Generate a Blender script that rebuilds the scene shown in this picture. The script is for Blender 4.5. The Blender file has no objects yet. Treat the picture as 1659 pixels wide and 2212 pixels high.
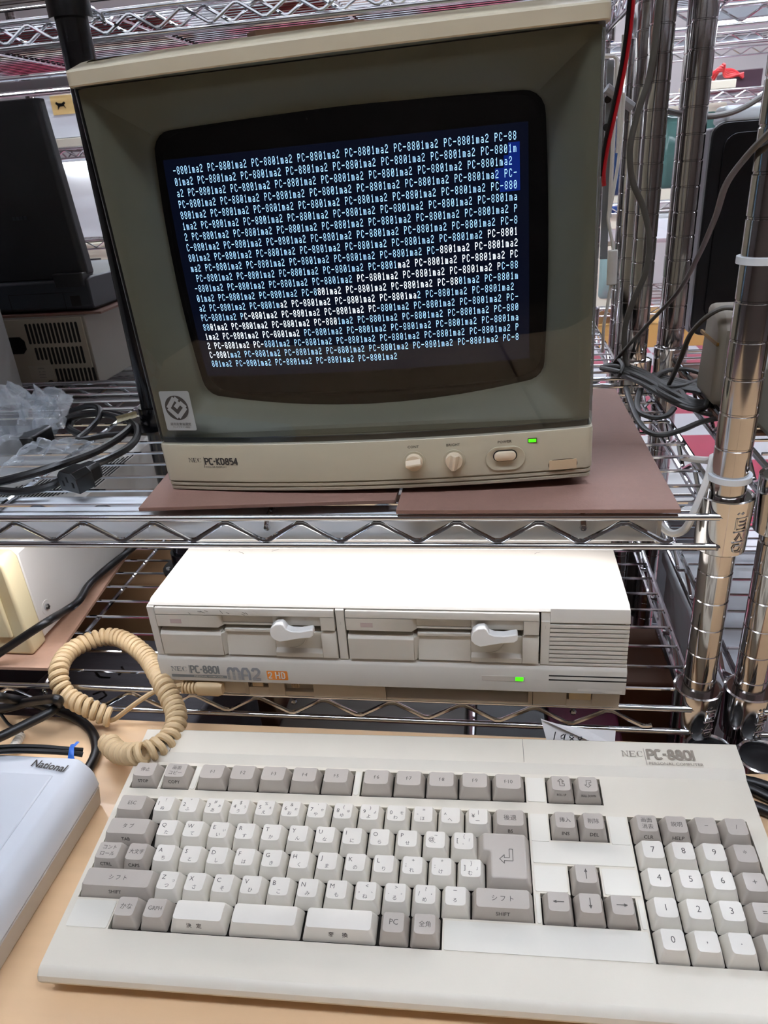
import bpy, math, random
from mathutils import Matrix, Vector
random.seed(7)
C = bpy.context.scene.collection
SC = bpy.context.scene
PI = math.pi
# All measurements are millimetres with the camera at the origin, X along the shelf, Y into depth, Z up.
S, ZC = 0.001, 1.206
def w(p): return Vector((p[0]*S, p[1]*S, ZC + p[2]*S))

# ---------------------------------------------------------------- camera, world, lights, exposure
RC = ((0.98852, 0.13423, -0.06905), (-0.00312, -0.43925, -0.89836), (-0.15092, 0.88827, -0.43379))  # rows: image right, image down, forward
FPX = 1570.77
cam = bpy.data.cameras.new('camera'); cam.sensor_fit = 'VERTICAL'; cam.sensor_height = 24.0
cam.lens = FPX/2212*24.0; cam.clip_start = 0.01; cam.clip_end = 100
cam_ob = bpy.data.objects.new('camera', cam); C.objects.link(cam_ob)
r0, r1, r2 = (Vector(r).normalized() for r in RC)
mw = Matrix.Identity(4)
for i in range(3):
    mw[i][0] = r0[i]; mw[i][1] = -r1[i]; mw[i][2] = -r2[i]
mw.translation = Vector((0, 0, ZC)); cam_ob.matrix_world = mw
SC.camera = cam_ob
cam.dof.use_dof = True; cam.dof.focus_distance = 0.57; cam.dof.aperture_fstop = 18.0

def ray(px, py):
    a, b = (px-829.5)/FPX, (py-1106)/FPX
    return Vector([RC[0][i]*a + RC[1][i]*b + RC[2][i] for i in range(3)])
def atY(px, py, Y): v = ray(px, py); return v*(Y/v.y)
def atZ(px, py, Z): v = ray(px, py); return v*(Z/v.z)
def atX(px, py, X): v = ray(px, py); return v*(X/v.x)

wd = bpy.data.worlds.new('world'); SC.world = wd; wd.use_nodes = True
wd.node_tree.nodes['Background'].inputs[0].default_value = (0.9, 0.95, 1.0, 1); wd.node_tree.nodes['Background'].inputs[1].default_value = 0.12
CEIL_E, SHELF_E, FAR_E = 26.0, 5.8, 16.0      # emission of ceiling tubes, shelf lamp, lamps of the far racks
vs = SC.view_settings; vs.view_transform = 'Standard'; vs.look = 'None'; vs.gamma = 1.0; vs.use_curve_mapping = False
vs.exposure = 0.98
cy = SC.cycles; cy.use_denoising = True; cy.max_bounces = 8; cy.transparent_max_bounces = 16; cy.caustics_reflective = False; cy.caustics_refractive = False
cy.sample_clamp_indirect = 6.0

# ---------------------------------------------------------------- materials
def lin(c):
    if isinstance(c, str):
        c = tuple(int(c[i:i+2], 16)/255 for i in (0, 2, 4))
    return tuple(((x+0.055)/1.055)**2.4 if x > 0.04045 else x/12.92 for x in c)
MATS = {}
def mat(name, col, rough=0.5, metal=0.0, var=0.0, scale=60.0, bump=0.0, bscale=400.0, emit=None, estr=0.0, spec=0.5, coat=0.0, stretch=None):
    if name in MATS: return MATS[name]
    m = bpy.data.materials.new(name); m.use_nodes = True; nt = m.node_tree; b = nt.nodes['Principled BSDF']
    c = lin(col); b.inputs['Base Color'].default_value = (*c, 1)
    b.inputs['Roughness'].default_value = rough; b.inputs['Metallic'].default_value = metal
    b.inputs['Specular IOR Level'].default_value = spec; b.inputs['Coat Weight'].default_value = coat
    tc = nt.nodes.new('ShaderNodeTexCoord'); src = tc.outputs['Object']
    if stretch:
        mp = nt.nodes.new('ShaderNodeMapping'); mp.inputs['Scale'].default_value = stretch
        nt.links.new(src, mp.inputs[0]); src = mp.outputs[0]
    if var > 0:
        n = nt.nodes.new('ShaderNodeTexNoise'); n.inputs['Scale'].default_value = scale; n.inputs['Detail'].default_value = 5
        r = nt.nodes.new('ShaderNodeMapRange'); r.inputs[3].default_value = 1-var; r.inputs[4].default_value = 1+var*0.6
        mx = nt.nodes.new('ShaderNodeMix'); mx.data_type = 'RGBA'; mx.blend_type = 'MULTIPLY'; mx.inputs[0].default_value = 1
        mx.inputs[6].default_value = (*c, 1)
        nt.links.new(src, n.inputs['Vector']); nt.links.new(n.outputs['Fac'], r.inputs[0]); nt.links.new(r.outputs[0], mx.inputs[7])
        nt.links.new(mx.outputs[2], b.inputs['Base Color'])
        r2_ = nt.nodes.new('ShaderNodeMapRange'); r2_.inputs[3].default_value = max(0, rough-var*0.35); r2_.inputs[4].default_value = min(1, rough+var*0.35)
        nt.links.new(n.outputs['Fac'], r2_.inputs[0]); nt.links.new(r2_.outputs[0], b.inputs['Roughness'])
    if bump > 0:
        n2 = nt.nodes.new('ShaderNodeTexNoise'); n2.inputs['Scale'].default_value = bscale; n2.inputs['Detail'].default_value = 3
        bp = nt.nodes.new('ShaderNodeBump'); bp.inputs['Strength'].default_value = bump; bp.inputs['Distance'].default_value = 0.0005
        nt.links.new(src, n2.inputs['Vector']); nt.links.new(n2.outputs['Fac'], bp.inputs['Height']); nt.links.new(bp.outputs[0], b.inputs['Normal'])
    if emit is not None:
        b.inputs['Emission Color'].default_value = (*lin(emit), 1); b.inputs['Emission Strength'].default_value = estr
    MATS[name] = m; return m

def glass_mat(name, tint, ior=1.45, rough=0.02, gloss=(1, 1, 1)):
    m = bpy.data.materials.new(name); m.use_nodes = True; nt = m.node_tree; nt.nodes.remove(nt.nodes['Principled BSDF'])
    out = nt.nodes['Material Output']
    t = nt.nodes.new('ShaderNodeBsdfTransparent'); t.inputs[0].default_value = (*tint, 1)
    g = nt.nodes.new('ShaderNodeBsdfGlossy'); g.inputs['Roughness'].default_value = rough; g.inputs[0].default_value = (*gloss, 1)
    lw = nt.nodes.new('ShaderNodeLayerWeight'); lw.inputs[0].default_value = .5      # same reflectance from either side of the thin sheet
    pw_ = nt.nodes.new('ShaderNodeMath'); pw_.operation = 'POWER'; pw_.inputs[1].default_value = 5
    f = nt.nodes.new('ShaderNodeMath'); f.operation = 'MULTIPLY_ADD'; f.inputs[1].default_value = .9; f.inputs[2].default_value = ((ior-1)/(ior+1))**2*.7
    nt.links.new(lw.outputs['Facing'], pw_.inputs[0]); nt.links.new(pw_.outputs[0], f.inputs[0])
    mx = nt.nodes.new('ShaderNodeMixShader')
    nt.links.new(f.outputs[0], mx.inputs[0]); nt.links.new(t.outputs[0], mx.inputs[1]); nt.links.new(g.outputs[0], mx.inputs[2])
    nt.links.new(mx.outputs[0], out.inputs[0]); MATS[name] = m; return m

M_beige = mat('aged_beige_plastic', 'bdb69f', 0.42, var=0.06, scale=25, bump=0.05)
M_beige2 = mat('aged_cream_plastic', 'c4bba2', 0.42, var=0.05, scale=25)
M_pc = mat('pale_grey_plastic', 'cfcabf', 0.38, var=0.05, scale=30, bump=0.05)
M_pcd = mat('pale_grey_plastic_drive', 'c9c3b6', 0.4, var=0.05, scale=40)
M_pcbase = mat('beige_grey_plastic', 'd2cabb', 0.45, var=0.05, scale=40)
M_white = mat('white_plastic', 'ecebe6', 0.3)
M_kb = mat('keyboard_plastic', 'dfd8c7', 0.42, var=0.05, scale=18, bump=0.06, bscale=900)
M_keyw = mat('ivory_key_plastic', 'e3ded2', 0.45, var=0.10, scale=35)
M_keyg = mat('grey_key_plastic', 'b3aba0', 0.45, var=0.07, scale=35)
M_ink = mat('printed_ink', '4d4943', 0.6)
M_inkd = mat('dark_printed_ink', '3b3835', 0.6)
M_dark = mat('dark_gap', '15120f', 0.8)
M_black = mat('black_plastic', '08090a', 0.3)
M_rubber = mat('black_rubber', '0b0b0d', 0.38)
M_chrome = mat('chrome_wire', 'cfd2d6', 0.10, metal=1.0)
M_chromed = mat('brushed_chrome_pole', 'b9b6b4', 0.10, metal=1.0, var=0.06, scale=40, stretch=(1, 1, 0.02))
M_bpole = mat('black_gloss_paint', '08090c', 0.18)
M_hard = mat('brown_hardboard', '866659', 0.7, var=0.12, scale=220, bump=0.3, bscale=700)
M_hard2 = mat('pale_brown_hardboard', 'c39c84', 0.7, var=0.10, scale=220)
M_led = mat('green_indicator', '20c010', 0.3, emit='3ce60a', estr=1.1)
M_glass = glass_mat('smoked_acrylic', (0.43, 0.452, 0.445), 1.5, 0.015)
M_crt = mat('crt_glass', '05070c', 0.06, spec=0.15)
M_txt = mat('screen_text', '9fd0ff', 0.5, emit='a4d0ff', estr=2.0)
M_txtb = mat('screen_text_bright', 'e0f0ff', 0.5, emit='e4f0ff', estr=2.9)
M_raster = mat('screen_raster', '06080f', 0.2, emit='182a5a', estr=0.10)

# ---------------------------------------------------------------- mesh builder
class MB:
    def __init__(self): self.v = []; self.f = []
    def mesh(self, vv, ff):
        o = len(self.v); self.v += [tuple(p) for p in vv]; self.f += [tuple(i+o for i in f) for f in ff]; return self
    def box(self, x0, x1, y0, y1, z0, z1):
        v = [(x, y, z) for z in (z0, z1) for y in (y0, y1) for x in (x0, x1)]
        return self.mesh(v, [(0, 2, 3, 1), (4, 5, 7, 6), (0, 1, 5, 4), (2, 6, 7, 3), (0, 4, 6, 2), (1, 3, 7, 5)])
    def prism(self, poly, axis, a, b):          # poly in the two remaining axes (x,y,z order), extruded a..b along axis
        def P(u, v, t): return {'x': (t, u, v), 'y': (u, t, v), 'z': (u, v, t)}[axis]
        n = len(poly); vv = [P(u, v, a) for u, v in poly] + [P(u, v, b) for u, v in poly]
        return self.mesh(vv, [tuple(range(n)), tuple(range(2*n-1, n-1, -1))] + [(i, i+n, (i+1) % n+n, (i+1) % n) for i in range(n)])
    def loft(self, loops, cap0=True, cap1=True, closed=True):
        n = len(loops[0]); vv = [p for l in loops for p in l]; ff = []
        for k in range(len(loops)-1):
            for i in range(n if closed else n-1):
                j = (i+1) % n; ff.append((k*n+i, k*n+j, (k+1)*n+j, (k+1)*n+i))
        if cap0: ff.append(tuple(range(n-1, -1, -1)))
        if cap1: ff.append(tuple(range((len(loops)-1)*n, len(loops)*n)))
        return self.mesh(vv, ff)
    def tube(self, pts, r, n=8, closed=False, r2=None, caps=True):   # r may be a list; r2 gives a flat oval
        pts = [Vector(p) for p in pts]; m = len(pts); loops = []
        t0 = None; nv = None
        for i in range(m):
            if closed: t = pts[(i+1) % m]-pts[i-1]
            else: t = pts[min(i+1, m-1)]-pts[max(i-1, 0)]
            if t.length < 1e-9: t = t0
            t = t.normalized()
            if nv is None:
                a = Vector((0, 0, 1)) if abs(t.z) < 0.9 else Vector((0, 1, 0))
                nv = (a - t*a.dot(t)).normalized()
            else:
                nv = (nv - t*nv.dot(t)); nv = nv.normalized() if nv.length > 1e-6 else Vector((0, 0, 1))
            bv = t.cross(nv); t0 = t
            rr = r[i] if isinstance(r, (list, tuple)) else r
            rb = rr if r2 is None else r2
            loops.append([pts[i] + nv*math.cos(2*PI*k/n)*rb + bv*math.sin(2*PI*k/n)*rr for k in range(n)])
        if closed: loops.append(loops[0])
        return self.loft(loops, caps and not closed, caps and not closed)
    def lathe(self, prof, c=(0, 0, 0), axis='z', n=24):
        loops = []
        for r, h in prof:
            l = []
            for k in range(n):
                a = 2*PI*k/n; x, y = r*math.cos(a), r*math.sin(a)
                q = {'z': (x, y, h), 'y': (x, h, -y), 'x': (h, x, y)}[axis]
                l.append((c[0]+q[0], c[1]+q[1], c[2]+q[2]))
            loops.append(l)
        return self.loft(loops)
    def grid(self, fn, nu, nv):
        vv = [fn(i/nu, j/nv) for j in range(nv+1) for i in range(nu+1)]
        return self.mesh(vv, [(j*(nu+1)+i, j*(nu+1)+i+1, (j+1)*(nu+1)+i+1, (j+1)*(nu+1)+i) for j in range(nv) for i in range(nu)])
    def stroke(self, pts, wd, tf, depth=0.0, joint=True):   # flat stroke in a plane; tf maps (u,v) -> 3D
        o_ = Vector(tf(0, 0)); nn = (Vector(tf(1, 0))-o_).cross(Vector(tf(0, 1))-o_).normalized(); f0 = tf
        def tf(u, v): self.k = getattr(self, 'k', 0); return Vector(f0(u, v)) + nn*(.006*(self.k % 24))
        for (a, b) in zip(pts[:-1], pts[1:]):
            self.k = getattr(self, 'k', 0)+1
            dx, dy = b[0]-a[0], b[1]-a[1]; L = math.hypot(dx, dy) or 1e-6
            nx, ny = -dy/L*wd/2, dx/L*wd/2
            self.mesh([tf(a[0]+nx, a[1]+ny), tf(a[0]-nx, a[1]-ny), tf(b[0]-nx, b[1]-ny), tf(b[0]+nx, b[1]+ny)], [(0, 1, 2, 3)])
        if joint:
            for p in pts[1:-1]:
                self.k += 1
                q = [tf(p[0]+wd/2*math.cos(2*PI*k/8), p[1]+wd/2*math.sin(2*PI*k/8)) for k in range(8)]
                self.mesh(q, [tuple(range(8))])
        return self
    def text(self, s, size, tf, align='l', xs=1.0, shear=0.0, bold=0.0):
        vv, ff, x0, x1 = text_mesh(s, bold)
        dx = {'l': -x0, 'c': -(x0+x1)/2, 'r': -x1}[align]
        return self.mesh([tf((x+dx+shear*y)*size*xs, y*size) for x, y in vv], ff)
    def build(self, name, m, parent=None, base=(0, 0, 0), angle=38, bevel=0.0, bseg=2, flat=False):
        me = bpy.data.meshes.new(name); b = Vector(base)
        top = parent is None
        if top: vv = [((Vector(p)-b)*S) for p in self.v]
        else: vv = [((Vector(p)-parent_base(parent))*S) for p in self.v]
        me.from_pydata(vv, [], self.f)
        o = bpy.data.objects.new(name, me); C.objects.link(o)
        me.materials.append(m)
        finish(me, angle, flat)
        if top: o.location = w(b)
        else: o.parent = parent; BASE[o.name] = parent_base(parent)
        if bevel > 0:
            md = o.modifiers.new('edge', 'BEVEL'); md.width = bevel*S; md.segments = bseg; md.limit_method = 'ANGLE'; md.angle_limit = math.radians(40)
            md.harden_normals = False
        return o
BASE = {}
def parent_base(p): return BASE.get(p.name, Vector((0, 0, 0)))
import bmesh
def finish(me, angle, flat):
    bm = bmesh.new(); bm.from_mesh(me)
    bmesh.ops.remove_doubles(bm, verts=bm.verts, dist=1e-6)
    bmesh.ops.recalc_face_normals(bm, faces=bm.faces)
    if not flat:
        th = math.radians(angle)
        for f in bm.faces: f.smooth = True
        for e in bm.edges:
            if len(e.link_faces) == 2: e.smooth = e.calc_face_angle(0) < th
    bm.to_mesh(me); bm.free()
_TC = {}
def text_mesh(s, bold=0.0):
    k = (s, bold)
    if k not in _TC:
        c = bpy.data.curves.new('t', 'FONT'); c.body = s; c.size = 1; c.resolution_u = 2; c.offset = bold
        o = bpy.data.objects.new('t', c); me = bpy.data.meshes.new_from_object(o)
        vv = [(v.co.x, v.co.y) for v in me.vertices]; ff = [tuple(p.vertices) for p in me.polygons]
        bpy.data.objects.remove(o); bpy.data.curves.remove(c); bpy.data.meshes.remove(me)
        xs = [v[0] for v in vv] or [0]
        _TC[k] = (vv, ff, min(xs), max(xs))
    return _TC[k]
def tag(o, label, cat, group=None, kind=None):
    if label: o['label'] = label
    if cat: o['category'] = cat
    if group: o['group'] = group
    if kind: o['kind'] = kind
    return o
def thing(name, label, cat, base=(0, 0, 0), group=None, frame=None, kind=None):
    o = bpy.data.objects.new(name, None); C.objects.link(o); o.empty_display_size = 0.02
    if frame is not None:            # local frame: (origin mm, ex, ey, ez); children are written in local mm
        og, ex, ey, ez = frame; m = Matrix.Identity(4)
        for i in range(3): m[i][0] = ex[i]; m[i][1] = ey[i]; m[i][2] = ez[i]
        m.translation = w(og); o.matrix_world = m; BASE[o.name] = Vector((0, 0, 0))
    else:
        o.location = w(base); BASE[o.name] = Vector(base)
    return tag(o, label, cat, group, kind)
def spline(pts, n=8, closed=False):             # Catmull-Rom through points
    P = [Vector(p) for p in pts]; out = []; m = len(P)
    for i in range(m if closed else m-1):
        a, b, c, d = (P[(i-1) % m], P[i], P[(i+1) % m], P[(i+2) % m]) if closed else (P[max(i-1, 0)], P[i], P[i+1], P[min(i+2, m-1)])
        for k in range(n):
            t = k/n; out.append(0.5*((2*b) + (c-a)*t + (2*a-5*b+4*c-d)*t*t + (3*b-a-3*c+d)*t**3))
    if not closed: out.append(P[-1])
    return out
def rrect(x0, x1, y0, y1, r, n=4):              # rounded rectangle outline, counter-clockwise
    r = min(r, (x1-x0)/2-1e-6, (y1-y0)/2-1e-6); out = []
    for cx, cy_, a0 in ((x1-r, y1-r, 0), (x0+r, y1-r, PI/2), (x0+r, y0+r, PI), (x1-r, y0+r, 1.5*PI)):
        for k in range(n+1):
            a = a0 + PI/2*k/n; out.append((cx+r*math.cos(a), cy_+r*math.sin(a)))
    return out
# stroke lettering of the printed logos (unit height 1); widths come back so words can be set
GLY = {
 'P': (0.62, [[(0.1, 0), (0.1, .92), (.42, .92), (.55, .8), (.55, .58), (.42, .46), (.12, .46)]]),
 'C': (0.62, [[(.58, .84), (.46, .92), (.22, .92), (.1, .78), (.1, .22), (.22, .08), (.46, .08), (.58, .16)]]),
 '-': (0.40, [[(.05, .5), (.35, .5)]]),
 '8': (0.64, [[(.32, .5), (.14, .6), (.14, .82), (.24, .92), (.4, .92), (.5, .82), (.5, .6), (.32, .5), (.1, .4), (.1, .18), (.22, .08), (.42, .08), (.54, .18), (.54, .4), (.32, .5)]]),
 '0': (0.64, [[(.32, .92), (.16, .88), (.08, .7), (.08, .3), (.16, .12), (.32, .08), (.48, .12), (.56, .3), (.56, .7), (.48, .88), (.32, .92)]]),
 '1': (0.26, [[(.13, 0), (.13, 1)]]),
 'K': (0.62, [[(.1, 0), (.1, 1)], [(.55, 1), (.16, .52), (.55, 0)]]),
 'D': (0.64, [[(.1, .08), (.1, .92), (.36, .92), (.54, .76), (.54, .24), (.36, .08), (.1, .08)]]),
 '5': (0.6, [[(.5, .92), (.14, .92), (.11, .55), (.38, .58), (.52, .45), (.52, .22), (.38, .08), (.1, .1)]]),
 '4': (0.62, [[(.42, 0), (.42, .95), (.06, .3), (.58, .3)]]),
 'M': (1.05, [[(.1, 0), (.1, .7), (.22, .9), (.4, .9), (.52, .7), (.52, 0)], [(.52, .7), (.64, .9), (.82, .9), (.94, .7), (.94, 0)]]),
 'A': (0.8, [[(.1, 0), (.1, .6), (.24, .9), (.52, .9), (.66, .6), (.66, 0)], [(.1, .36), (.66, .36)]]),
 '2': (0.8, [[(.1, .7), (.2, .9), (.52, .9), (.64, .74), (.6, .54), (.12, .1), (.12, .08), (.68, .08)]]),
}
def logo(mb, s, x, y, h, wd, tf, xs=1.0, gap=0.06):
    for ch in s:
        wdt, strokes = GLY[ch]
        for st in strokes: mb.stroke([(x+p[0]*h*xs, y+p[1]*h) for p in st], wd, tf)
        x += (wdt+gap)*h*xs
    return x
def serif_nec(mb, x, y, h, tf):                 # thin serif capitals N E C
    t, T, s = h*.07, h*.17, h*.06
    def bar(x0, x1, y0, y1): mb.mesh([tf(x+x0*h, y+y0*h), tf(x+x1*h, y+y0*h), tf(x+x1*h, y+y1*h), tf(x+x0*h, y+y1*h)], [(0, 1, 2, 3)])
    bar(.0, .26, 0, .08); bar(.08, .17, 0, 1); bar(.64, .94, .92, 1); bar(.75, .84, 0, 1); bar(-.04, .24, .92, 1)
    mb.mesh([tf(x+.06*h, y+h), tf(x+.24*h, y+h), tf(x+.84*h, y-.03*h), tf(x+.76*h, y-.03*h)], [(0, 1, 2, 3)])
    bar(1.1, 1.3, 0, 1); bar(1.05, 1.85, .91, 1); bar(1.05, 1.88, 0, .09); bar(1.28, 1.62, .46, .55); bar(1.8, 1.86, .76, 1); bar(1.84, 1.9, 0, .24); bar(1.6, 1.65, .38, .64)
    n = 18
    for k in range(n):
        a0, a1 = PI*(.22+1.56*k/n), PI*(.22+1.56*(k+1)/n)
        def q(a, o): return tf(x+(2.52+(.46-o)*math.cos(a))*h, y+(.5+(.5-o*.35)*math.sin(a))*h)
        o0, o1 = (.1+.13*max(0, -math.cos(a))**2 for a in (a0, a1))
        mb.mesh([q(a0, 0), q(a1, 0), q(a1, o1), q(a0, o0)], [(0, 1, 2, 3)])
    bar(2.8, 2.86, .66, .98)
    return x+2.95*h

# ---------------------------------------------------------------- the setting
def floor_mat():
    m = bpy.data.materials.new('checker_vinyl'); m.use_nodes = True; nt = m.node_tree; b = nt.nodes['Principled BSDF']
    tc = nt.nodes.new('ShaderNodeTexCoord'); ck = nt.nodes.new('ShaderNodeTexChecker'); ck.inputs['Scale'].default_value = 1/0.3
    mp = nt.nodes.new('ShaderNodeMapping'); mp.inputs['Location'].default_value = (-.08, -.25, .05)
    ck.inputs['Color1'].default_value = (*lin('b8475e'), 1); ck.inputs['Color2'].default_value = (*lin('dcdde0'), 1)
    nt.links.new(tc.outputs['Object'], mp.inputs[0]); nt.links.new(mp.outputs[0], ck.inputs['Vector']); nt.links.new(ck.outputs[0], b.inputs['Base Color'])
    b.inputs['Roughness'].default_value = 0.3; return m
M_wall = mat('white_painted_wall', 'd9d8d4', 0.8)
M_wallb = mat('brown_board_wall', '4a4038', 0.8, var=0.3, scale=2.2)
M_walls = mat('grey_side_wall', '6f6b68', 0.8)
def struct(name, mb, m): return tag(mb.build(name, m), None, None, kind='structure')
struct('floor', MB().box(-4200, 4200, -1700, 6600, -1226, -1206), floor_mat())
struct('ceiling', MB().box(-4200, 4200, -1700, 6600, 1500, 1520), M_wall)
struct('wall_back', MB().box(-4200, 4200, 6600, 6650, -1206, 1500), M_wall)
struct('wall_left', MB().box(-4250, -4200, -1700, 6600, -1206, 1500), M_walls)
struct('wall_right', MB().box(4200, 4250, -1700, 6600, -1206, 1500), M_walls)
struct('wall_front', MB().box(-4200, 4200, -1750, -1700, -1206, 1500), M_wallb)
M_tube = mat('fluorescent_tube', 'ffffff', 0.5, emit='e6efff', estr=CEIL_E)
M_fix = mat('white_enamel', 'e2e4e6', 0.4)
M_tubef = mat('fluorescent_tube_rear', 'ffffff', 0.5, emit='e6efff', estr=CEIL_E*2.2)
for i, (x, y, wh) in enumerate(((-750, -170, 'over the aisle in front of the rack, leftmost of its row'), (650, -170, 'over the aisle in front of the rack, second in its row'),
                                (-900, 1900, 'over the aisle behind the rack, leftmost of its row'), (600, 1900, 'over the aisle behind the rack, second in its row'), (2100, 1900, 'over the aisle behind the rack, rightmost of its row'),
                                (0, 4300, 'over the far end of the room'))):
    t = thing('ceiling_light', 'white two-tube ceiling light ' + wh, 'light', (x, y, 1490), 'ceiling lights')
    MB().prism([(y-90, 1500), (y-60, 1470), (y+60, 1470), (y+90, 1500)], 'x', x-620, x+620).build('fitting', M_fix, t)
    for d in (-50, 50):
        MB().tube([(x-590, y+d, 1450), (x+590, y+d, 1450)], 16, 10).build('tube', M_tube if y < 0 else M_tubef, t)

# ---------------------------------------------------------------- wire racks
def zigzag(mb, a, b, u0, bot, top, per, P, r):
    """Bent wire between the rails: lowest points at u0 + k*per, P(u, z) -> point."""
    pts = []; k = math.floor((a-u0)/per)*2; h = per/2
    while True:
        u = u0 + k*h; z = bot if k % 2 == 0 else top; s = 1 if k % 2 == 0 else -1
        for du, dz in ((-5, 1.6), (-2.2, .3), (2.2, .3), (5, 1.6)):
            if a <= u+du <= b: pts.append(P(u+du, z+s*dz))
        k += 1
        if u > b: break
    mb.tube(pts, r, 7)
POLE_ME = {}
def pole_profile(z0, z1, zg):
    pr = [(0, z0), (12.7, z0)]
    k = math.ceil((z0-zg)/25.4)
    while zg + 25.4*k < z1-2:
        z = zg+25.4*k; pr += [(12.7, z-1.1), (12.05, z-.5), (12.05, z+.5), (12.7, z+1.1)]; k += 1
    return pr + [(12.7, z1), (0, z1)]
M_collar = mat('chrome_collar', 'c8c7c6', 0.11, metal=1.0)
M_sleeve = mat('black_sleeve', '0d0d0f', 0.4)
def collar(parent, x, y, ztop, emboss=True, name='collar'):
    zt = ztop+12
    c = MB().lathe([(16.8, zt-1), (17.8, zt), (19.4, zt-.6), (19.4, zt-4), (18.2, zt-44), (17.2, zt-45), (13.2, zt-45), (13.2, zt-10), (16.8, zt-8)], (x, y, 0), 'z', 28).build(name, M_collar, parent)
    MB().lathe([(12.6, zt-4), (16.6, zt-5), (16.6, zt-9), (12.6, zt-9)], (x, y, 0), 'z', 20).build('sleeve', M_sleeve, c)
    if emboss:      # raised maker's lettering, running upwards round the collar
        e = MB()
        def tf(u, v): a = -.25 + u/18.6; r = 19.5 - (zt-4-v)/300; return (x+r*math.sin(a)*1.0, y-r*math.cos(a), v)
        zz = zt-12
        for st in ([(8, zz), (16, zz), (16, zz-9), (8, zz-9), (8, zz)], [(10, zz-3), (15, zz-3)], [(10, zz-6), (15, zz-6)], [(7, zz-11.5), (16, zz-11.5)],
                   [(9, zz-18), (12, zz-13), (15, zz-18)], [(7, zz-20), (16, zz-20)], [(14, zz-22.5), (9, zz-22.5), (8, zz-25), (9, zz-28), (14, zz-28), (15.5, zz-25.5)], [(8, zz+3), (9.5, zz+4.5)], [(11, zz+3), (12.5, zz+4.5)]):
            e.tube([tf(*p) for p in st], .55, 5)
        e.build('embossing', M_collar, c)
def wire_shelf(parent, x0, x1, y0, y1, z, ys, sup, u0=2.0, per=62.0, fr=-16, detail=True, name='wire_shelf', m=None):
    """Shelf between the pole axes; z is the height of the top rails."""
    m = m or M_chrome
    d = MB()
    for y in ys: d.tube([(x0+2, y, z+3.4), (x1-2, y, z+3.4)], 1.5, 6)
    for x in sup: d.tube([(x, y0-13, z-9), (x, y0-6, z-4), (x, y0+12, z-.6), (x, y1-12, z-.6), (x, y1+6, z-4), (x, y1+13, z-9)], 2.4, 7)
    if detail:
        for x in sup:
            for yy in (y0-13, y1+13): d.lathe([(0, -3), (2.2, -2), (3, 0), (2.2, 2), (0, 3)], (x, yy, z-10), 'z', 8)
    sh = d.build(name, m, parent)
    zb = z-24.6
    for y, s in ((y0+fr, 'front'), (y1-fr, 'back')):
        e = 14
        for zz in (z, zb): MB().tube([(x0+e-6, y, zz), (x1-e+6, y, zz)], 2.75, 10).build('rail', m, sh)
        t = MB(); zigzag(t, x0+22, x1-24, u0, zb+4.5, z-4.5, per, lambda u, q: (u, y, q), 2.0); t.build('truss_wire', m, sh)
        if detail:
            for xx in (x0+6, x1-6):
                for zz in (z, zb): MB().lathe([(0, -4.5), (3.2, -3), (4.3, 0), (3.2, 3), (0, 4.5)], (xx, y+2*(1 if y < y0+1 else -1), zz), 'z', 9).build('weld', m, sh)
    for x in (x0, x1):
        for zz in (z, zb): MB().tube([(x, y0+14, zz), (x, y1-14, zz)], 2.75, 8).build('rail', m, sh)
        t = MB(); zigzag(t, y0+24, y1-22, y0, zb+4.5, z-4.5, per, lambda u, q: (x, u, q), 2.0); t.build('truss_wire', m, sh)
    return sh
_pm = None
def pole(parent, x, y, name='pole'):
    global _pm
    if _pm is None:
        t = MB().lathe(pole_profile(-1180, 900, -301.8), (0, 0, 0), 'z', 22).build('pole_mesh', M_chromed)
        _pm = t.data; bpy.data.objects.remove(t)
    o = bpy.data.objects.new(name, _pm); C.objects.link(o); o.parent = parent
    o.location = (Vector((x, y, 0)) - parent_base(parent))*S; BASE[o.name] = parent_base(parent)
    return o
XR, XL, YF, YB = 169.0, -1019.0, 516.1, 908.0
Z1, Z2, Z3, Z4 = 171.0, -249.2, -428.0, -800.0
def rack(label, x0, x1, y0, y1, shelves, detail=True, group='chrome wire racks'):
    t = thing('wire_shelving_rack', label, 'shelving rack', ((x0+x1)/2, (y0+y1)/2, -1206), group)
    for x in (x0, x1):
        for y in (y0, y1):
            pole(t, x, y)
            for (z, ys, sup, u0) in shelves: collar_at(t, x, y, z, detail and y == y0)
    for (z, ys, sup, u0) in shelves: wire_shelf(t, x0, x1, y0, y1, z, ys, sup, u0, detail=detail)
    return t
def collar_at(t, x, y, z, emb): collar(t, x, y, z, emb)
def rng(a, b, s):
    out = []; 
    while a < b: out.append(a); a += s
    return out
SUP = (-926, -678, -430, -182, 66)
rack('chrome wire shelving rack with three visible shelves that holds the colour monitor and the computer', XL, XR, YF, YB,
     [(Z1, rng(520, 912, 30.3), SUP, 2), (Z2, rng(518, 912, 30.3), SUP, 2), (Z3, rng(521, 912, 30.5), SUP, 2), (Z4, rng(520, 912, 30.3), SUP, 2)])
XN = 209.5
SUPN = (330, 578, 826, 1074)
rack('chrome wire shelving rack standing right beside the monitor rack, holding the dark tower', XN, XN+1188, YF, YB,
     [(Z1, rng(520, 912, 30.3), SUPN, 240), (Z2+14, rng(518, 912, 30.3), SUPN, 240), (Z3, rng(521, 912, 30.5), SUPN, 240), (Z4, rng(520, 912, 30.3), SUPN, 240)])
YR0, YR1 = 948.0, 1338.0
rack('chrome wire shelving rack back to back with the monitor rack, holding the dark laptop', XL-6, XR-6, YR0, YR1,
     [(Z1, rng(952, 1340, 15.2), SUP, 24), (-268, rng(952, 1340, 30.3), SUP, 24), (-700, rng(952, 1340, 30.3), SUP, 24)], False)
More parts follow.
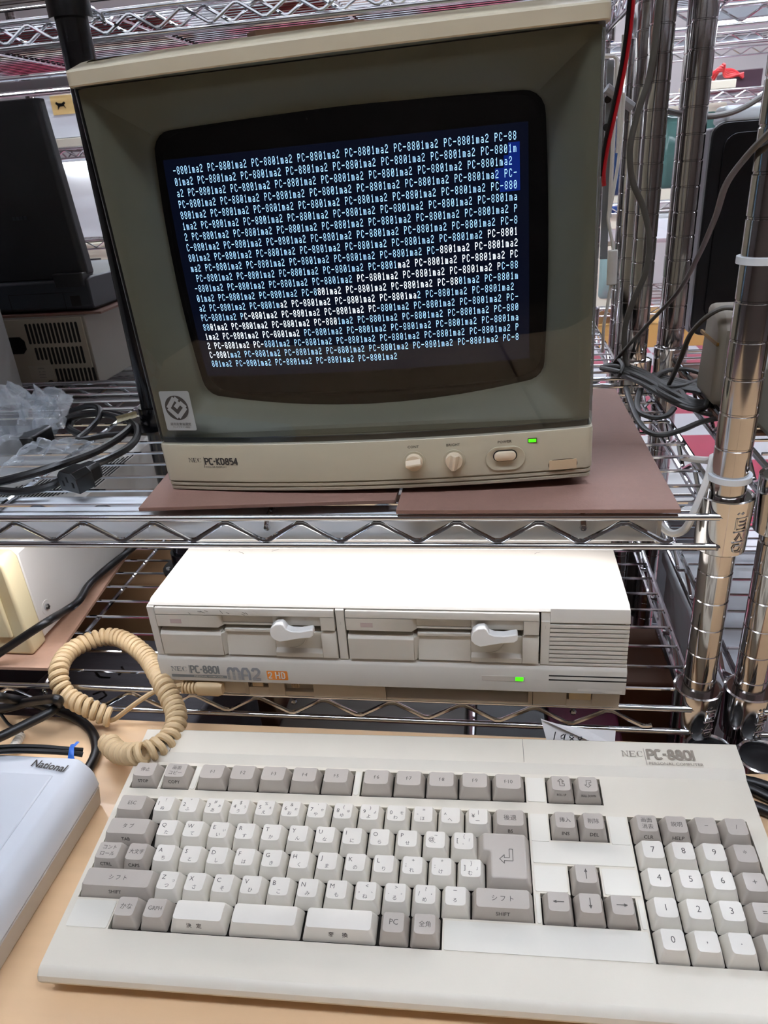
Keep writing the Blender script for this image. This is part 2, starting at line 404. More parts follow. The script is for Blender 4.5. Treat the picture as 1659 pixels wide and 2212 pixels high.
rack('chrome wire shelving rack behind the tower rack, seen between the poles', XN+4, XN+1192, YR0, YR1,
     [(Z1, rng(952, 1340, 15.2), SUPN, 240), (-640, rng(952, 1340, 30.3), SUPN, 240)], False)
# plastic ties round the near pole
M_tie = mat('white_nylon', 'dfe6ea', 0.35)
for px, py, lab in ((1578, 1043, 'white nylon ring round the near chrome pole just above the shelf collar'), (1625, 567, 'white nylon ring round the near chrome pole at mid height of the monitor')):
    z = atY(px, py, 503).z
    tag(MB().lathe([(12.9, z-2.2), (15.2, z-2.2), (15.2, z+2.2), (12.9, z+2.2)], (XR, YF, 0), 'z', 28).build('cable_tie', M_tie, base=(XR, YF, z)), lab, 'cable tie')

# lamp fixed under the middle shelf
M_lamp = mat('lamp_diffuser', 'ffffff', 0.5, emit='fbf9ff', estr=SHELF_E)
M_lhouse = mat('lamp_housing', 'e2e8ee', 0.4)
def shelf_lamp(label, x0, x1, y0, y1, z0, z1, dm):
    t = thing('shelf_lamp', label, 'lamp', ((x0+x1)/2, (y0+y1)/2, z1))
    MB().prism([(y0, z1), (y0, z0+2), (y0+2, z0), (y1-2, z0), (y1, z0+2), (y1, z1)], 'x', x0, x1).build('housing', M_lhouse, t)
    MB().box(x0+8, x1-8, y0+5, y1-5, z0-.5, z0).build('diffuser', dm, t)
    e = MB(); e.box(x0-2, x0+1, y0-.6, y1+.6, z0-1, z1+.4); e.box(x1-1, x1+2, y0-.6, y1+.6, z0-1, z1+.4); e.build('end_cap', M_white, t)
    return t
shelf_lamp('white LED strip lamp fixed under the shelf the monitor stands on', -470, 122, 511, 552, Z2-27, Z2-4, M_lamp)
tag(MB().tube(spline([(122, 530, Z2-14), (133, 522, Z2-24), (142, 515, Z2-18), (147, 512, Z2), (154, 516, Z2+22), (160, 530, Z2+34), (166, 560, Z2+20), (168, 640, Z2-10)], 8), 3.0, 8).build('lamp_cord', M_white),
    'white cord of the shelf lamp looping up beside the chrome collar', 'cord')

# ---------------------------------------------------------------- hardboard sheets under the monitor
def sheet(name, pts, z, th, m, label, cat):
    o = MB().prism([(p[0], p[1]) for p in pts], 'z', z, z+th).build(name, m, base=(pts[0][0], pts[0][1], z), bevel=.3)
    return tag(o, label, cat)
ZB = Z2+5.2
sheet('hardboard_sheet', [(-75, 496), (133, 496), (130.5, 800), (-70, 800)], ZB, 3.2, M_hard, 'brown hardboard sheet under the right half of the monitor', 'board')
sheet('hardboard_sheet', [(-288, 502), (-78, 515), (-72.5, 740), (-305, 727)], ZB, 3.2, M_hard, 'brown hardboard sheet under the left half of the monitor, sitting askew', 'board')

# ---------------------------------------------------------------- colour monitor
MO = (Vector((-100.35, 538.13, -237.0)), Vector((.9998, .0006, .0222)), Vector((-.001, .9998, .0197)), Vector((-.0222, -.0197, .9996)))
mon = thing('crt_monitor', 'beige colour CRT monitor showing white text behind a smoked front panel', 'monitor', frame=MO)
HW = 175.2
def sag(u): return -13*(1-(u/HW)**2)
def front_path(hw, depth, r=5.0, n=20):
    """Plan outline of the bowed front, from the left rear round to the right rear: points and outward normals."""
    pts = [(-hw, depth), (-hw, r+1)]
    for k in range(1, 5):
        a = PI + PI/2*k/5; pts.append((-hw+r+r*math.cos(a), r+r*math.sin(a)+sag(hw-r)*.6))
    for k in range(n+1):
        u = (-1+2*k/n)*(hw-r); pts.append((u, sag(u)))
    for k in range(4, 0, -1):
        a = PI + PI/2*k/5; pts.append((hw-r-r*math.cos(a), r+r*math.sin(a)+sag(hw-r)*.6))
    pts += [(hw, r+1), (hw, depth)]
    out = []
    for i, p in enumerate(pts):
        a, b = pts[max(i-1, 0)], pts[min(i+1, len(pts)-1)]
        tx, ty = b[0]-a[0], b[1]-a[1]; L = math.hypot(tx, ty)
        out.append((p[0], p[1], ty/L, -tx/L))
    return out
def sweep(mb, path, prof, caps=True):           # prof: (z, inward offset)
    loops = [[(p[0]-p[2]*d, p[1]-p[3]*d, z) for p in path] for z, d in prof]
    mb.loft(loops, caps, caps, closed=caps); return mb
pth = front_path(HW, 70)
g = lambda z: [(z-.9, 0), (z-.6, 1.1), (z+.6, 1.1), (z+.9, 0)]
chin = sweep(MB(), pth, [(0, 2.6), (.6, 1.6)] + [(.9, 1.2)] + [(3.2, 1.0), (3.6, 2.2), (4.6, 2.2), (5, .6), (7.3, .5), (7.7, 1.7), (8.7, 1.7), (9.1, 0)] + [(39, 0), (41.5, .5), (42.9, 2)]).build('control_panel', M_beige, mon, angle=30)
MB().prism([(-150, 20), (150, 20), (150, 300), (-150, 300)], 'z', -4.2, 6).build('base', M_dark, mon)
MB().loft([[(x, y, z) for x, z in rrect(-171, 171, 2, 316, 8)] for y in (16, 95)] + [[(x, 370, z) for x, z in rrect(-120, 120, 40, 270, 20)]], False, True).build('housing', M_beige, mon)
# top trim
trim = front_path(HW+1.6, 70)
tl = [[(p[0]*(1-k*.012), p[1]+dy, z) for p in trim] for z, dy, k in ((299.8, 9, 1), (299.8, 0, 0), (300.6, -.8, 0), (308.4, -.8, 0), (309.8, .4, 0), (315.8, 21, .5), (317, 27, 1), (317, 60, 1))]
MB().loft(tl, True, True).build('top_trim', M_beige2, mon, angle=30)
# inner bezel: rim, funnel, opening
def opening(off=0.0, n=10):
    pts = []; a, b0, b1, r = 142-off, 68+off, 271-off, 15
    def side(p, q, bow):
        for k in range(n):
            t = k/n; bl = 4*t*(1-t); pts.append((p[0]+(q[0]-p[0])*t+bow[0]*bl, p[1]+(q[1]-p[1])*t+bow[1]*bl))
    for cx, cz, a0, nxt, bow in ((a-r, b1-r, 0, (-a+r, b1), (0, 2)), (-a+r, b1-r, PI/2, (-a, b0+r), (-2, 0)), (-a+r, b0+r, PI, (a-r, b0), (0, -10)), (a-r, b0+r, 1.5*PI, (a, b1-r), (2, 0))):
        for k in range(5):
            t = a0+PI/2*k/5; pts.append((cx+r*math.cos(t), cz+r*math.sin(t)))
        t = a0+PI/2; side((cx+r*math.cos(t), cz+r*math.sin(t)), nxt, bow)
    return pts
def rect_like(op, x0, x1, z0, z1):              # points of a rectangle at the same angles as an opening outline
    cx, cz = (x0+x1)/2, (z0+z1)/2; out = []
    for x, z in op:
        dx, dz = x-0, z-168; s = min(((x1-x0)/2)/max(abs(dx), 1e-6), ((z1-z0)/2)/max(abs(dz), 1e-6)); out.append((cx+dx*s, cz+dz*s))
    return out
op = opening()
def at_y(pts, y): return [(x, y, z) for x, z in pts]
loops = [at_y(rect_like(op, -172, 172, 43.5, 299), 14), at_y(rect_like(op, -172, 172, 43.5, 299), 4), at_y(rect_like(op, -166, 166, 48, 292), 4), at_y(rect_like(op, -163, 163, 50.5, 289), 5.5), at_y(op, 25), at_y(opening(1.2), 28), at_y(opening(1.2), 36)]
MB().loft(loops, False, False).build('bezel', M_beige, mon, angle=30)
def crt_y(u, z): return 19 + 12*(u/145)**2 + 9*((z-168)/110)**2
scr = MB().grid(lambda a, b: (-152+304*a, crt_y(-152+304*a, 46+236*b), 46+236*b), 30, 24).build('crt_screen', M_crt, mon)
TX0, TX1, TZ0, TP = -128.2, 121.6, 246.0, 7.62
MB().grid(lambda a, b: (-135+264*a, crt_y(-135+264*a, 88+163*b)-.15, 88+163*b), 26, 16).build('raster', M_raster, scr)
FONT = {'P': '01111000 01001000 01001000 01111000 01000000 01000000 01000000', 'C': '00111000 01000100 01000000 01000000 01000000 01000100 00111000',
        '-': '00000000 00000000 00000000 01111100 00000000 00000000 00000000', '8': '00111000 01000100 01000100 00111000 01000100 01000100 00111000',
        '0': '00111000 01000100 01001100 01010100 01100100 01000100 00111000', '1': '00010000 00110000 00010000 00010000 00010000 00010000 00111000',
        'm': '00000000 00000000 01101000 01010100 01010100 01010100 01010100', 'a': '00000000 00000000 00111000 00000100 00111100 01000100 00111100', '2': '00111000 01000100 00000100 00011000 00100000 01000000 01111100'}
FONT['P'] = '01111000 01000100 01000100 01111000 01000000 01000000 01000000'
WORD = 'PC-8801ma2 '
cw = (TX1-TX0)/80; pw, ph = cw/8, TP/10
normal, bright = MB(), MB()
for row in range(20):
    off = (2+80*row) % 11
    ncol = 80 if row < 19 else 50
    for c in range(ncol):
        ch = WORD[(off+c) % 11]
        if ch == ' ': continue
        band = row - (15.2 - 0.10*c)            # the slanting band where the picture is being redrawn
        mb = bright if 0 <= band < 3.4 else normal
        for r, bits in enumerate(FONT[ch].split()):
            k = 0
            while k < 8:
                if bits[k] == '1':
                    j = k
                    while j < 8 and bits[j] == '1': j += 1
                    x0, x1 = TX0+c*cw+k*pw-.03, TX0+c*cw+j*pw-.02
                    za, zb = TZ0-row*TP-r*ph, TZ0-row*TP-(r+1)*ph+.14
                    mb.mesh([(x, crt_y(x, z)-.4, z) for x, z in ((x0, zb), (x1, zb), (x1, za), (x0, za))], [(0, 1, 2, 3)]); k = j
                else: k += 1
bl = MB()  # blue glow of the rolling scan, put in as emissive cells
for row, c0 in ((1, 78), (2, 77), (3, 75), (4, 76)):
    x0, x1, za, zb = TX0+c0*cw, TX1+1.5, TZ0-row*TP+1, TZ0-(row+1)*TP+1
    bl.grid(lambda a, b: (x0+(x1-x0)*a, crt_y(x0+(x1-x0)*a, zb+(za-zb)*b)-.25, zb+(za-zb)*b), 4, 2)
bl.build('blue_scan_glow', mat('screen_blue', '04102a', .4, emit='1238b0', estr=.42), scr)
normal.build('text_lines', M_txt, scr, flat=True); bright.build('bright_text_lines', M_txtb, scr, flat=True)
# smoked panel: one curved sheet with short returns at the sides
gp = front_path(HW-1.0, 20)
sweep(MB(), gp, [(43.4, .3), (45, 0), (298, 0), (299.6, .3)], caps=False).build('front_panel', M_glass, mon, angle=60)
sweep(MB(), front_path(HW-1.2, 13), [(43, 4), (43, 2), (47, 2), (47, 4)], False).build('panel_seal', mat('dark_grey_seal', '4a4b48', .5), mon)
def front(d=0.0): return lambda u, z: (u, sag(u)-d, z)
lg = MB(); f_ = front(.12)
serif_nec(lg, -150.5, 26.4, 3.9, f_)
lg.stroke([(-136.4, 31.2), (-137.2, 21.6)], .35, f_)
logo(lg, 'PC-KD854', -136.2, 24.2, 6.2, 1.25, f_, .95, .04)
lg.text('COLOR DISPLAY', 2.3, lambda u, v: f_(-136+u, 21.4+v), 'l', 1.1)
lg.build('logo', M_inkd, chin, flat=True)
lb = MB()
for s, u, z in (('CONT', 38.7, 35.0), ('BRIGHT', 69.5, 34.9), ('POWER', 108.6, 34.7)): lb.text(s, 2.9, lambda a, b, u=u, z=z: f_(u+a, z+b), 'c', 1.05, bold=.01)
lb.build('lettering', M_inkd, chin, flat=True)
M_knob = mat('cream_knob', 'dccbb0', .35); M_tan = mat('tan_plastic', 'd6bf9b', .4)
for u, z, kind in ((38.6, 23.7, 0), (69.7, 23.2, 1)):
    y = sag(u)
    MB().lathe([(7.4, y+1), (8.8, y-.2), (8.6, y-.7), (7.6, y-.5)], (u, 0, z), 'y', 32).build('knob_ring', M_beige, chin)
    MB().lathe([(0, y-.1), (7.6, y-.1), (7.6, y+1)], (u, 0, z), 'y', 28).build('knob_well', M_dark, chin)
    kb = MB(); kb.lathe([(6.8, y+.5), (6.8, y-3.6), (6.2, y-4.6), (0, y-4.6)], (u, 0, z), 'y', 32)
    k = kb.build('knob', M_knob, chin, angle=50)
    a = math.radians(8) if kind == 0 else math.radians(80)
    def rt(p, q): return (u+p*math.cos(a)-q*math.sin(a), z+p*math.sin(a)+q*math.cos(a))
    gr = MB(); pr_ = [(-3.4, .2), (-.9, 4.2), (.9, 4.2), (3.4, .2)]
    L = [[(rt(s*6.0, q)[0], y-4.4-h, rt(s*6.0, q)[1]) for q, h in pr_] for s in (-1, 1)]
    gr.loft(L).build('grip', M_knob, k, bevel=.4)
# power switch: shallow oval dish with a pill button
def oval(u, z, hw_, hh, y, n=10):
    return [(p[0], y+sag(p[0]) - sag(u), p[1]) for p in rrect(u-hw_, u+hw_, z-hh, z+hh, hh, n)]
u0, z0 = 108.9, 22.0; y0 = sag(u0)
MB().loft([oval(u0, z0, 15.2, 9.9, y0+.6), oval(u0, z0, 15.0, 9.7, y0-.9), oval(u0, z0, 14.2, 9.0, y0-1.0), oval(u0, z0, 12.6, 7.4, y0-.25)], False, True).build('switch_surround', M_beige, chin, angle=50)
MB().loft([oval(u0-.2, 24.3, 9.2, 4.6, y0-.3), oval(u0-.2, 24.3, 9.2, 4.6, y0-.55)]).build('switch_gap', M_dark, chin)
MB().loft([oval(u0-.2, 24.3, 8.3, 3.8, y0), oval(u0-.2, 24.3, 8.2, 3.7, y0-2.2), oval(u0-.2, 24.3, 7.6, 3.1, y0-2.8)]).build('power_button', M_knob, chin, angle=50)
y0 = sag(129.4)
MB().box(125.9, 132.9, y0-.35, y0+2, 33.2, 36.9).build('indicator_frame', mat('olive_dark', '4b4f22', .5), chin)
MB().box(126.6, 132.2, y0-.55, y0+2, 33.8, 36.3).build('power_indicator', M_led, chin)
MB().loft([oval(152.7, 13.2, 11.1, 4.4, sag(152.7)-.1), oval(152.7, 13.2, 11.1, 4.4, sag(152.7)-.3)]).build('cover_gap', mat('brown_gap', '4a3826', .7), chin)
cp = MB(); cp.loft([[(p[0], sag(p[0])+y, p[1]) for p in rrect(142.2, 163.2, 9.3, 17.1, .8)] for y in (0, -.9)]); cp.build('adjustment_cover', M_tan, chin)
# award sticker on the panel
f2 = lambda u, z, d=0: (u, sag(u)+.55-d+.2, z)
st = MB(); out = rrect(-163.4, -136.6, 54.6, 87.7, 1.6); st.mesh([f2(*p, 1.2) for p in out], [tuple(range(len(out)))])
M_foil = mat('silver_foil', 'aeb9be', .3, metal=.6)
stk = st.build('award_sticker', M_foil, mon, flat=True)
ci = MB(); cc = (-150.2, 73.9); ci.mesh([f2(cc[0]+10.3*math.cos(2*PI*k/40), cc[1]+10.3*math.sin(2*PI*k/40), 1.35) for k in range(40)], [tuple(range(40))]); ci.build('emblem_disc', M_inkd, stk, flat=True)
em = MB(); tf = lambda u, v: f2(cc[0]+u, cc[1]+v, 1.5)
em.stroke([(2.2, 5.6), (-.6, 8.4), (-7.6, -.2), (0, -8.0), (8.0, .2), (3.6, 4.6), (-1.0, .2)], 3.5, tf, joint=False)
em.build('emblem', M_foil, stk, flat=True)
tx = MB(); tx.text('通商産業省選定', 2.7, lambda a, b: f2(-150+a, 59.1+b, 1.4), 'c'); tx.text('グッドデザイン商品', 1.7, lambda a, b: f2(-150+a, 56.9+b, 1.4), 'c'); tx.build('lettering', M_inkd, stk, flat=True)

# ---------------------------------------------------------------- the computer on the shelf below
PX0, PX1, PF = -293.2, 103.8, 486.0
pc = thing('personal_computer', 'pale grey desktop computer with two floppy drives on the shelf below the monitor', 'computer', ((PX0+PX1)/2, PF, -424))
MB().prism([(502, -326.6), (490.4, -326.2), (491.4, -325.2), (496, -323.2), (826, -323.2), (831, -327), (831, -402), (502, -402)], 'x', PX0+.3, PX1-.3).build('case', M_pc, pc, bevel=2.5, bseg=3)
# front frame round the drives
FY = 485.6
fr = MB()
def slab(mb, x0, x1, z0, z1, y0=FY, y1=489.0): mb.box(x0, x1, y0, y1, z0, z1)
fr.prism([(502, -325.2), (488, -325.2), (FY, -326.2), (FY, -375), (502, -375)], 'x', PX0+.2, -286.6)
fr.prism([(502, -325.2), (488, -325.2), (FY, -326.2), (FY, -375), (502, -375)], 'x', -129.4, -122.2)
fr.prism([(502, -324.6), (488.4, -324.6), (486.4, -333), (FY, -333.4), (FY, -375), (502, -375)], 'x', 35.6, 42.6)
fr.prism([(502, -324), (490, -324), (FY, -333), (FY, -334.4), (502, -334.4)], 'x', 42.6, PX1-.6)
fr.prism([(490, -323.6), (487.2, -325.2), (488, -326), (490, -326)], 'x', PX0+1, 43)
fr.box(PX1-3, PX1-.7, 487.4, 502, -375, -334)
fr.build('front_frame', M_pc, pc, bevel=.4)
MB().box(-287, 36, 500, 502, -375, -326.8).build('drive_bay', M_dark, pc)
# vent grille: ten grooves between ribs
MB().box(42.6, PX1-3, 491, 493, -375, -334).build('vent_backing', M_dark, pc)
vg = MB()
for k in range(9): vg.prism([(488, -336.0-4.1*k), (FY, -336.1-4.1*k), (FY, -338.9-4.1*k), (488, -338.9-4.1*k)], 'x', 42.6, PX1-.8)
vg.box(42.6, PX1-.8, FY, 488, -375, -373); vg.box(PX1-4, PX1-1.6, 486.8, 489, -375, -334)
vg.build('vent_grille', M_pc, pc)
def drive(dx, label):
    t = MB()
    x = lambda v: v+dx
    X0, X1 = -285.6, -130.6
    body = MB(); FD = 484.2
    body.prism([(499, -326.2), (485.4, -326.2), (FD, -328), (FD, -332.4), (499, -332.4)], 'x', x(X0), x(X1))                    # top band
    body.prism([(499, -332.4), (FD, -332.4), (FD, -344.6), (486, -345.4), (499, -345.4)], 'x', x(X0), x(-231.5))               # upper left block
    body.prism([(x(-231.5), FD), (x(-227.5), 489), (x(-227.5), 499), (x(-231.5), 499)], 'z', -344.6, -332.4)
    body.box(x(-228), x(-183.6), 488.4, 499, -343.4, -332.4); body.box(x(-228), x(-183.6), 487.6, 499, -343.6, -341.6)           # finger recess
    body.box(x(-183.6), x(-142.6), 486.2, 499, -342.4, -332.4)
    body.prism([(x(-142.6), FD), (x(X1), FD), (x(X1), 499), (x(-142.6), 499)], 'z', -345.6, -332.4)
    body.prism([(499, -349.6), (487, -349.8), (FD, -353), (FD, -373.4), (499, -373.4)], 'x', x(X0+.2), x(-230.5))                # lower left block
    body.prism([(x(-230.5), FD), (x(-226.5), 489), (x(-226.5), 499), (x(-230.5), 499)], 'z', -373.4, -351)
    body.prism([(499, -347.8), (487.2, -347.8), (487.2, -350.4), (489.4, -351), (489.4, -353), (FD+.8, -373.2), (499, -373.4)], 'x', x(-227.5), x(-184.4))   # scoop
    body.prism([(499, -349.4), (487.6, -349.6), (487.6, -366), (FD+.2, -369), (FD+.2, -373.4), (499, -373.4)], 'x', x(-184.4), x(-143.4))
    body.prism([(499, -347.6), (486.6, -347.8), (FD, -351.4), (FD, -373.4), (499, -373.4)], 'x', x(-143.4), x(X1+.2))
    t = body.build('floppy_drive', M_pcd, pc, bevel=.35)
    MB().box(x(-273.4), x(-263.4), FD-.15, 486, -341, -337).build('drive_lamp', mat('dull_red_lamp', 'b3a09a', .35), t)
    MB().box(x(-284), x(-132), 498, 499.5, -350, -344).build('disk_slot', M_dark, t)
    lv = [(-183.8, -343), (-182.4, -338), (-178, -334.6), (-173.2, -334.0), (-171.4, -335.4), (-169.4, -339.2), (-165.4, -341.0), (-158, -341.2), (-148.4, -339.2), (-147.2, -340.2), (-147.4, -344.8), (-150, -347.0), (-160, -348.2), (-170, -350.4), (-176.5, -351.8), (-181, -349.6), (-183.4, -346.4)]
    MB().prism([(x(a), b) for a, b in lv], 'y', 475.5, 483.5).build('drive_lever', M_white, t, bevel=1.4, bseg=3)
    MB().lathe([(0, 484), (4.4, 484), (4.4, 488.4), (0, 488.4)], (x(-176.8), 0, -344), 'y', 20).build('lever_pivot', M_white, t)
    arc = [(-170.5+14*math.cos(a), -351+15*math.sin(a)) for a in [-1.7+1.5*k/10 for k in range(11)]]
    m = MB(); m.tube([(x(a), 487.5, b) for a, b in arc], .5, 5); m.build('turn_mark', M_pcd, t)
    return t
drive(0, ''); drive(164.6, '')
nm = MB()
nm.text('2', 4.4, lambda u, v: (-125.9+u, FY-.12, -340+v), 'c'); nm.text('1', 4.4, lambda u, v: (39.0+u, FY-.12, -340+v), 'c')
nm.build('drive_numbers', mat('faint_relief', 'b9b4aa', .45), pc, flat=True)
# lower strip with badge
strip = MB()
strip.prism([(490, -375.0), (487, -375.0), (484.6, -378.2), (483.8, -380), (483.8, -401.4), (484.6, -402.4), (490, -402.4)], 'x', PX0-.6, PX1)
stp = strip.build('badge_strip', M_pc, pc, bevel=.5)
BY = 483.65; tf = lambda u, v: (u, BY, v)
lg = MB(); serif_nec(lg, -282.4, -391.4, 4.9, tf)
lg.stroke([(-265.8, -384.4), (-265.8, -393.4)], .4, tf)
logo(lg, 'PC-8801', -265.0, -393.4, 8.6, 1.5, tf, .78, .03)
lg.mesh([tf(-283.4, -395.0), tf(-283.4, -398.0), tf(-232.4, -398.0), tf(-232.4, -395.0)], [(0, 1, 2, 3)])
lg.build('logo', mat('slate_ink', '7f8484', .5), stp, flat=True)
l2 = MB(); l2.text('PERSONAL COMPUTER', 2.5, lambda u, v: (-262.5+u, BY-.1, -397.4+v), 'l', 1.04, bold=.01); l2.build('logo_subtitle', M_pc, stp, flat=True)
l3 = MB(); x = -231.6
for ch in 'MA2':            # striped letters: the strokes cut into thin bars
    wdt, strokes = GLY[ch]
    for s_ in strokes: l3.stroke([(x+p[0]*13.4*.86, -399+p[1]*13.4) for p in s_], 2.5, tf)
    x += (wdt+.03)*13.4*.86
l3.build('model_letters', mat('slate_ink_light', '92969a', .5), stp, flat=True)
l4 = MB()
for k in range(7): l4.mesh([(-232, BY-.1, -398.4+1.2*k), (-199, BY-.1, -398.4+1.2*k), (-199, BY-.1, -398.1+1.2*k), (-232, BY-.1, -398.1+1.2*k)], [(0, 1, 2, 3)])
l4.build('letter_stripes', M_pc, stp, flat=True)
o = MB(); oo = rrect(-195.6, -177.0, -397.8, -388.2, 1); o.mesh([tf(*p) for p in oo], [tuple(range(len(oo)))]); ob = o.build('orange_badge', mat('orange_ink', 'f0913a', .45), stp, flat=True)
o = MB(); logo(o, '2', -194.6, -396.6, 7.4, 1.1, lambda u, v: (u, BY-.1, v), .68); o.stroke([(-187.6, -396.6), (-187.6, -389.2)], 1.1, lambda u, v: (u, BY-.1, v)); o.stroke([(-187.6, -392.8), (-184.6, -392.8)], 1, lambda u, v: (u, BY-.1, v)); o.stroke([(-184.4, -396.6), (-184.4, -389.2)], 1.1, lambda u, v: (u, BY-.1, v))
logo(o, 'D', -183.0, -396.8, 7.8, 1.1, lambda u, v: (u, BY-.1, v), .75); o.build('badge_letters', M_white, ob, flat=True)
MB().box(-11.2, 23.8, 483.6, 484.2, -391.4, -386.4).build('indicator_window', mat('pale_window', 'c9c3b8', .3), stp)
MB().box(16.2, 22.4, 483.3, 484.2, -390.6, -387.0).build('power_indicator', M_led, stp)
gv = MB()
for z in (-384.5, -388.7): gv.box(42.8, PX1-.1, 483.7, 484.2, z-.6, z+.6)
gv.build('vent_groove', M_dark, stp)
sc = MB(); rs = random.Random(3)
for k in range(16):
    x, y = rs.uniform(-260, 60), rs.uniform(500, 590); dx, dy = rs.uniform(-6, 6), rs.uniform(-5, 5)
    sc.stroke([(x, y), (x+dx*.5, y+dy*.5+.6), (x+dx, y+dy)], rs.uniform(.25, .5), lambda u, v: (u, v, -323.05), joint=False)
for k in range(9):
    x = -236+rs.uniform(-22, 34); sc.stroke([(x, -327.2-rs.random()*3), (x+rs.uniform(1, 4), -328.6-rs.random()*3)], .4, lambda u, v: (u, 484.0-(v+328)*0 if v < -328 else 484.1, v), joint=False)
sc.build('scratch_marks', M_ink, pc, flat=True)
tp = MB(); o = [(66, -397.2), (74, -396.2), (88, -397.4), (96, -398.4), (101, -397.6), (101, -400.6), (90, -401), (84, -399.4), (66, -399)]
tp.mesh([(u, 483.65, v) for u, v in o], [tuple(range(len(o)))]); tp.build('tape_residue', mat('dried_tape', 'dedad0', .3), stp, flat=True)
# recessed base with sockets and switches
PB = -421.5
bs = MB()
bs.box(-290, -221, 492, 830, PB, -401)
for a, b in ((-221, -217.4), (-198.9, -184.5), (-158.3, -93.6), (27.2, 58.4), (79.0, 101)): bs.box(a, b, 491, 830, PB, -401)
for a, b, y, z0 in ((-217.4, -198.9, 496, PB), (-184.5, -158.3, 496, PB), (-93.6, 27.2, 498, PB), (58.4, 79.0, 495, PB)): bs.box(a, b, y, 828, z0, -401)
bs.box(-217.4, -198.9, 491, 497, PB, -412.6); bs.box(-184.5, -158.3, 491.6, 497, PB, -416.8); bs.prism([(491, PB), (491, -419), (498, -413), (499, PB)], 'x', -93.6, 27.2); bs.box(58.4, 79, 491, 497, PB, -414)
base = bs.build('base', M_pcbase, pc, bevel=.3)
dv = MB(); dv.box(-93.9, -93.5, 490.9, 491.5, PB, -402); dv.box(30.6, 31.0, 490.9, 491.5, PB, -402); dv.build('joint_line', M_dark, base)
sw = MB(); sw.box(-213.5, -203.5, 490.6, 495, -411.8, -401); sw.build('volume_switch', M_tan, base, bevel=.5)
sw = MB()
for k in range(5): sw.box(-177.6+1.5*k, -176.7+1.5*k, 490.4, 495.5, -411.5, -402)
sw.build('mode_switch', M_tan, base)
MB().box(60.2, 78.0, 489.4, 494.8, -413.4, -402).build('power_switch', mat('yellowed_switch', 'd9c497', .4), base, bevel=.6)
ft = MB()
for x in (-275, 85):
    for y in (510, 800): ft.lathe([(0, -424.3), (8, -424.3), (8.5, -421), (0, -421)], (x, y, 0), 'z', 16)
ft.build('foot', M_rubber, base)

# ---------------------------------------------------------------- keyboard
KO = Vector((-240.73, 358.89, -412.85)); KX = Vector((.99971, .02399, -.0001)); KN = Vector((.0027, -.1134, .99355)); KY = KN.cross(KX)
kb = thing('keyboard', 'wide ivory and grey keyboard with a number pad on the wooden table top', 'keyboard', frame=(KO, KX, KY, KN))
U = 19.05
DECK, BED = -9.0, -14.4
KL, KR = -42.5, 419.5
# v runs towards the viewer; local y is -v
WELLS = [(-37.8, -15.2, -40.4, -18.6), (-12.9, 9.7, -40.4, -18.6), (14.9, 136.2, -40.4, -18.6), (141.5, 263.0, -40.4, -18.6), (277.3, 316.6, -40.4, -18.6),
         (-38.2, 263.2, -10.2, 66.9), (-8.6, 206.0, 66.9, 86.4), (277.3, 316.6, -10.2, 10.2), (286.4, 306.8, 28.2, 47.6), (267.4, 326.0, 47.6, 67.6), (330.9, 409.4, -10.2, 86.4)]
xs = sorted({KL, KR, *[a for q in WELLS for a in q[:2]]}); vs_ = sorted({-43.0, 110.0, *[a for q in WELLS for a in q[2:]]})
inw = lambda x, v: any(a < x < b and c < v < d for a, b, c, d in WELLS)
dk = MB()
for i in range(len(xs)-1):
    for j in range(len(vs_)-1):
        xm, vm = (xs[i]+xs[i+1])/2, (vs_[j]+vs_[j+1])/2
        if inw(xm, vm): continue
        a, b, c, d = xs[i], xs[i+1], vs_[j], vs_[j+1]
        dk.mesh([(a, -c, DECK), (b, -c, DECK), (b, -d, DECK), (a, -d, DECK)], [(0, 1, 2, 3)])
        for (p, q, mx, mv) in (((a, c), (b, c), xm, c-.01), ((b, c), (b, d), b+.01, vm), ((b, d), (a, d), xm, d+.01), ((a, d), (a, c), a-.01, vm)):
            if inw(mx, mv): dk.mesh([(p[0], -p[1], DECK), (q[0], -q[1], DECK), (q[0], -q[1], BED-.5), (p[0], -p[1], BED-.5)], [(0, 1, 2, 3)])
# body: cross-section swept across, sides drawn in a little towards the bottom
prof = [(-43, DECK), (-50, -5.2), (-71.5, -4.6), (-73, -6), (-73.5, -20), (-70, -50.2), (94, -32.4), (101, -24), (113, -20.5), (116.4, -18), (117, -15), (115.6, -11.6), (112.6, -9.6), (110, DECK)]
L = []
for x, k in ((KL+1.2, 0), (KL, 1), (KR, 1), (KR-1.2, 0)):
    L.append([(x + (4 if x < 0 else -4)*max(0, min(1, (-14-n)/25)), -v, n - (0 if k else 1.0*(n > -10))) for v, n in prof])
dk.loft([L[0], L[1]], True, False, closed=True); dk.loft([L[2], L[3]], False, True, closed=True)
n_ = len(prof)
for i in range(n_-1): dk.mesh([L[1][i], L[1][i+1], L[2][i+1], L[2][i]], [(0, 1, 2, 3)])
case = dk.build('case', M_kb, kb, angle=25)
MB().box(-39, 411, -87, 41, BED-1, BED).build('key_bed', mat('dark_key_bed', '2a251f', .8), kb)
M_panel = mat('keyboard_plastic_panel', 'e3dfd2', .4, var=.04, scale=30)
def plate(x0, x1, v0, v1, h=.45):
    o = rrect(x0, x1, -v1, -v0, 1.0, 2); MB().loft([[(p[0], p[1], DECK-.1) for p in o], [(p[0], p[1], DECK+h) for p in o]], False, True).build('filler_panel', M_panel, kb, angle=25)
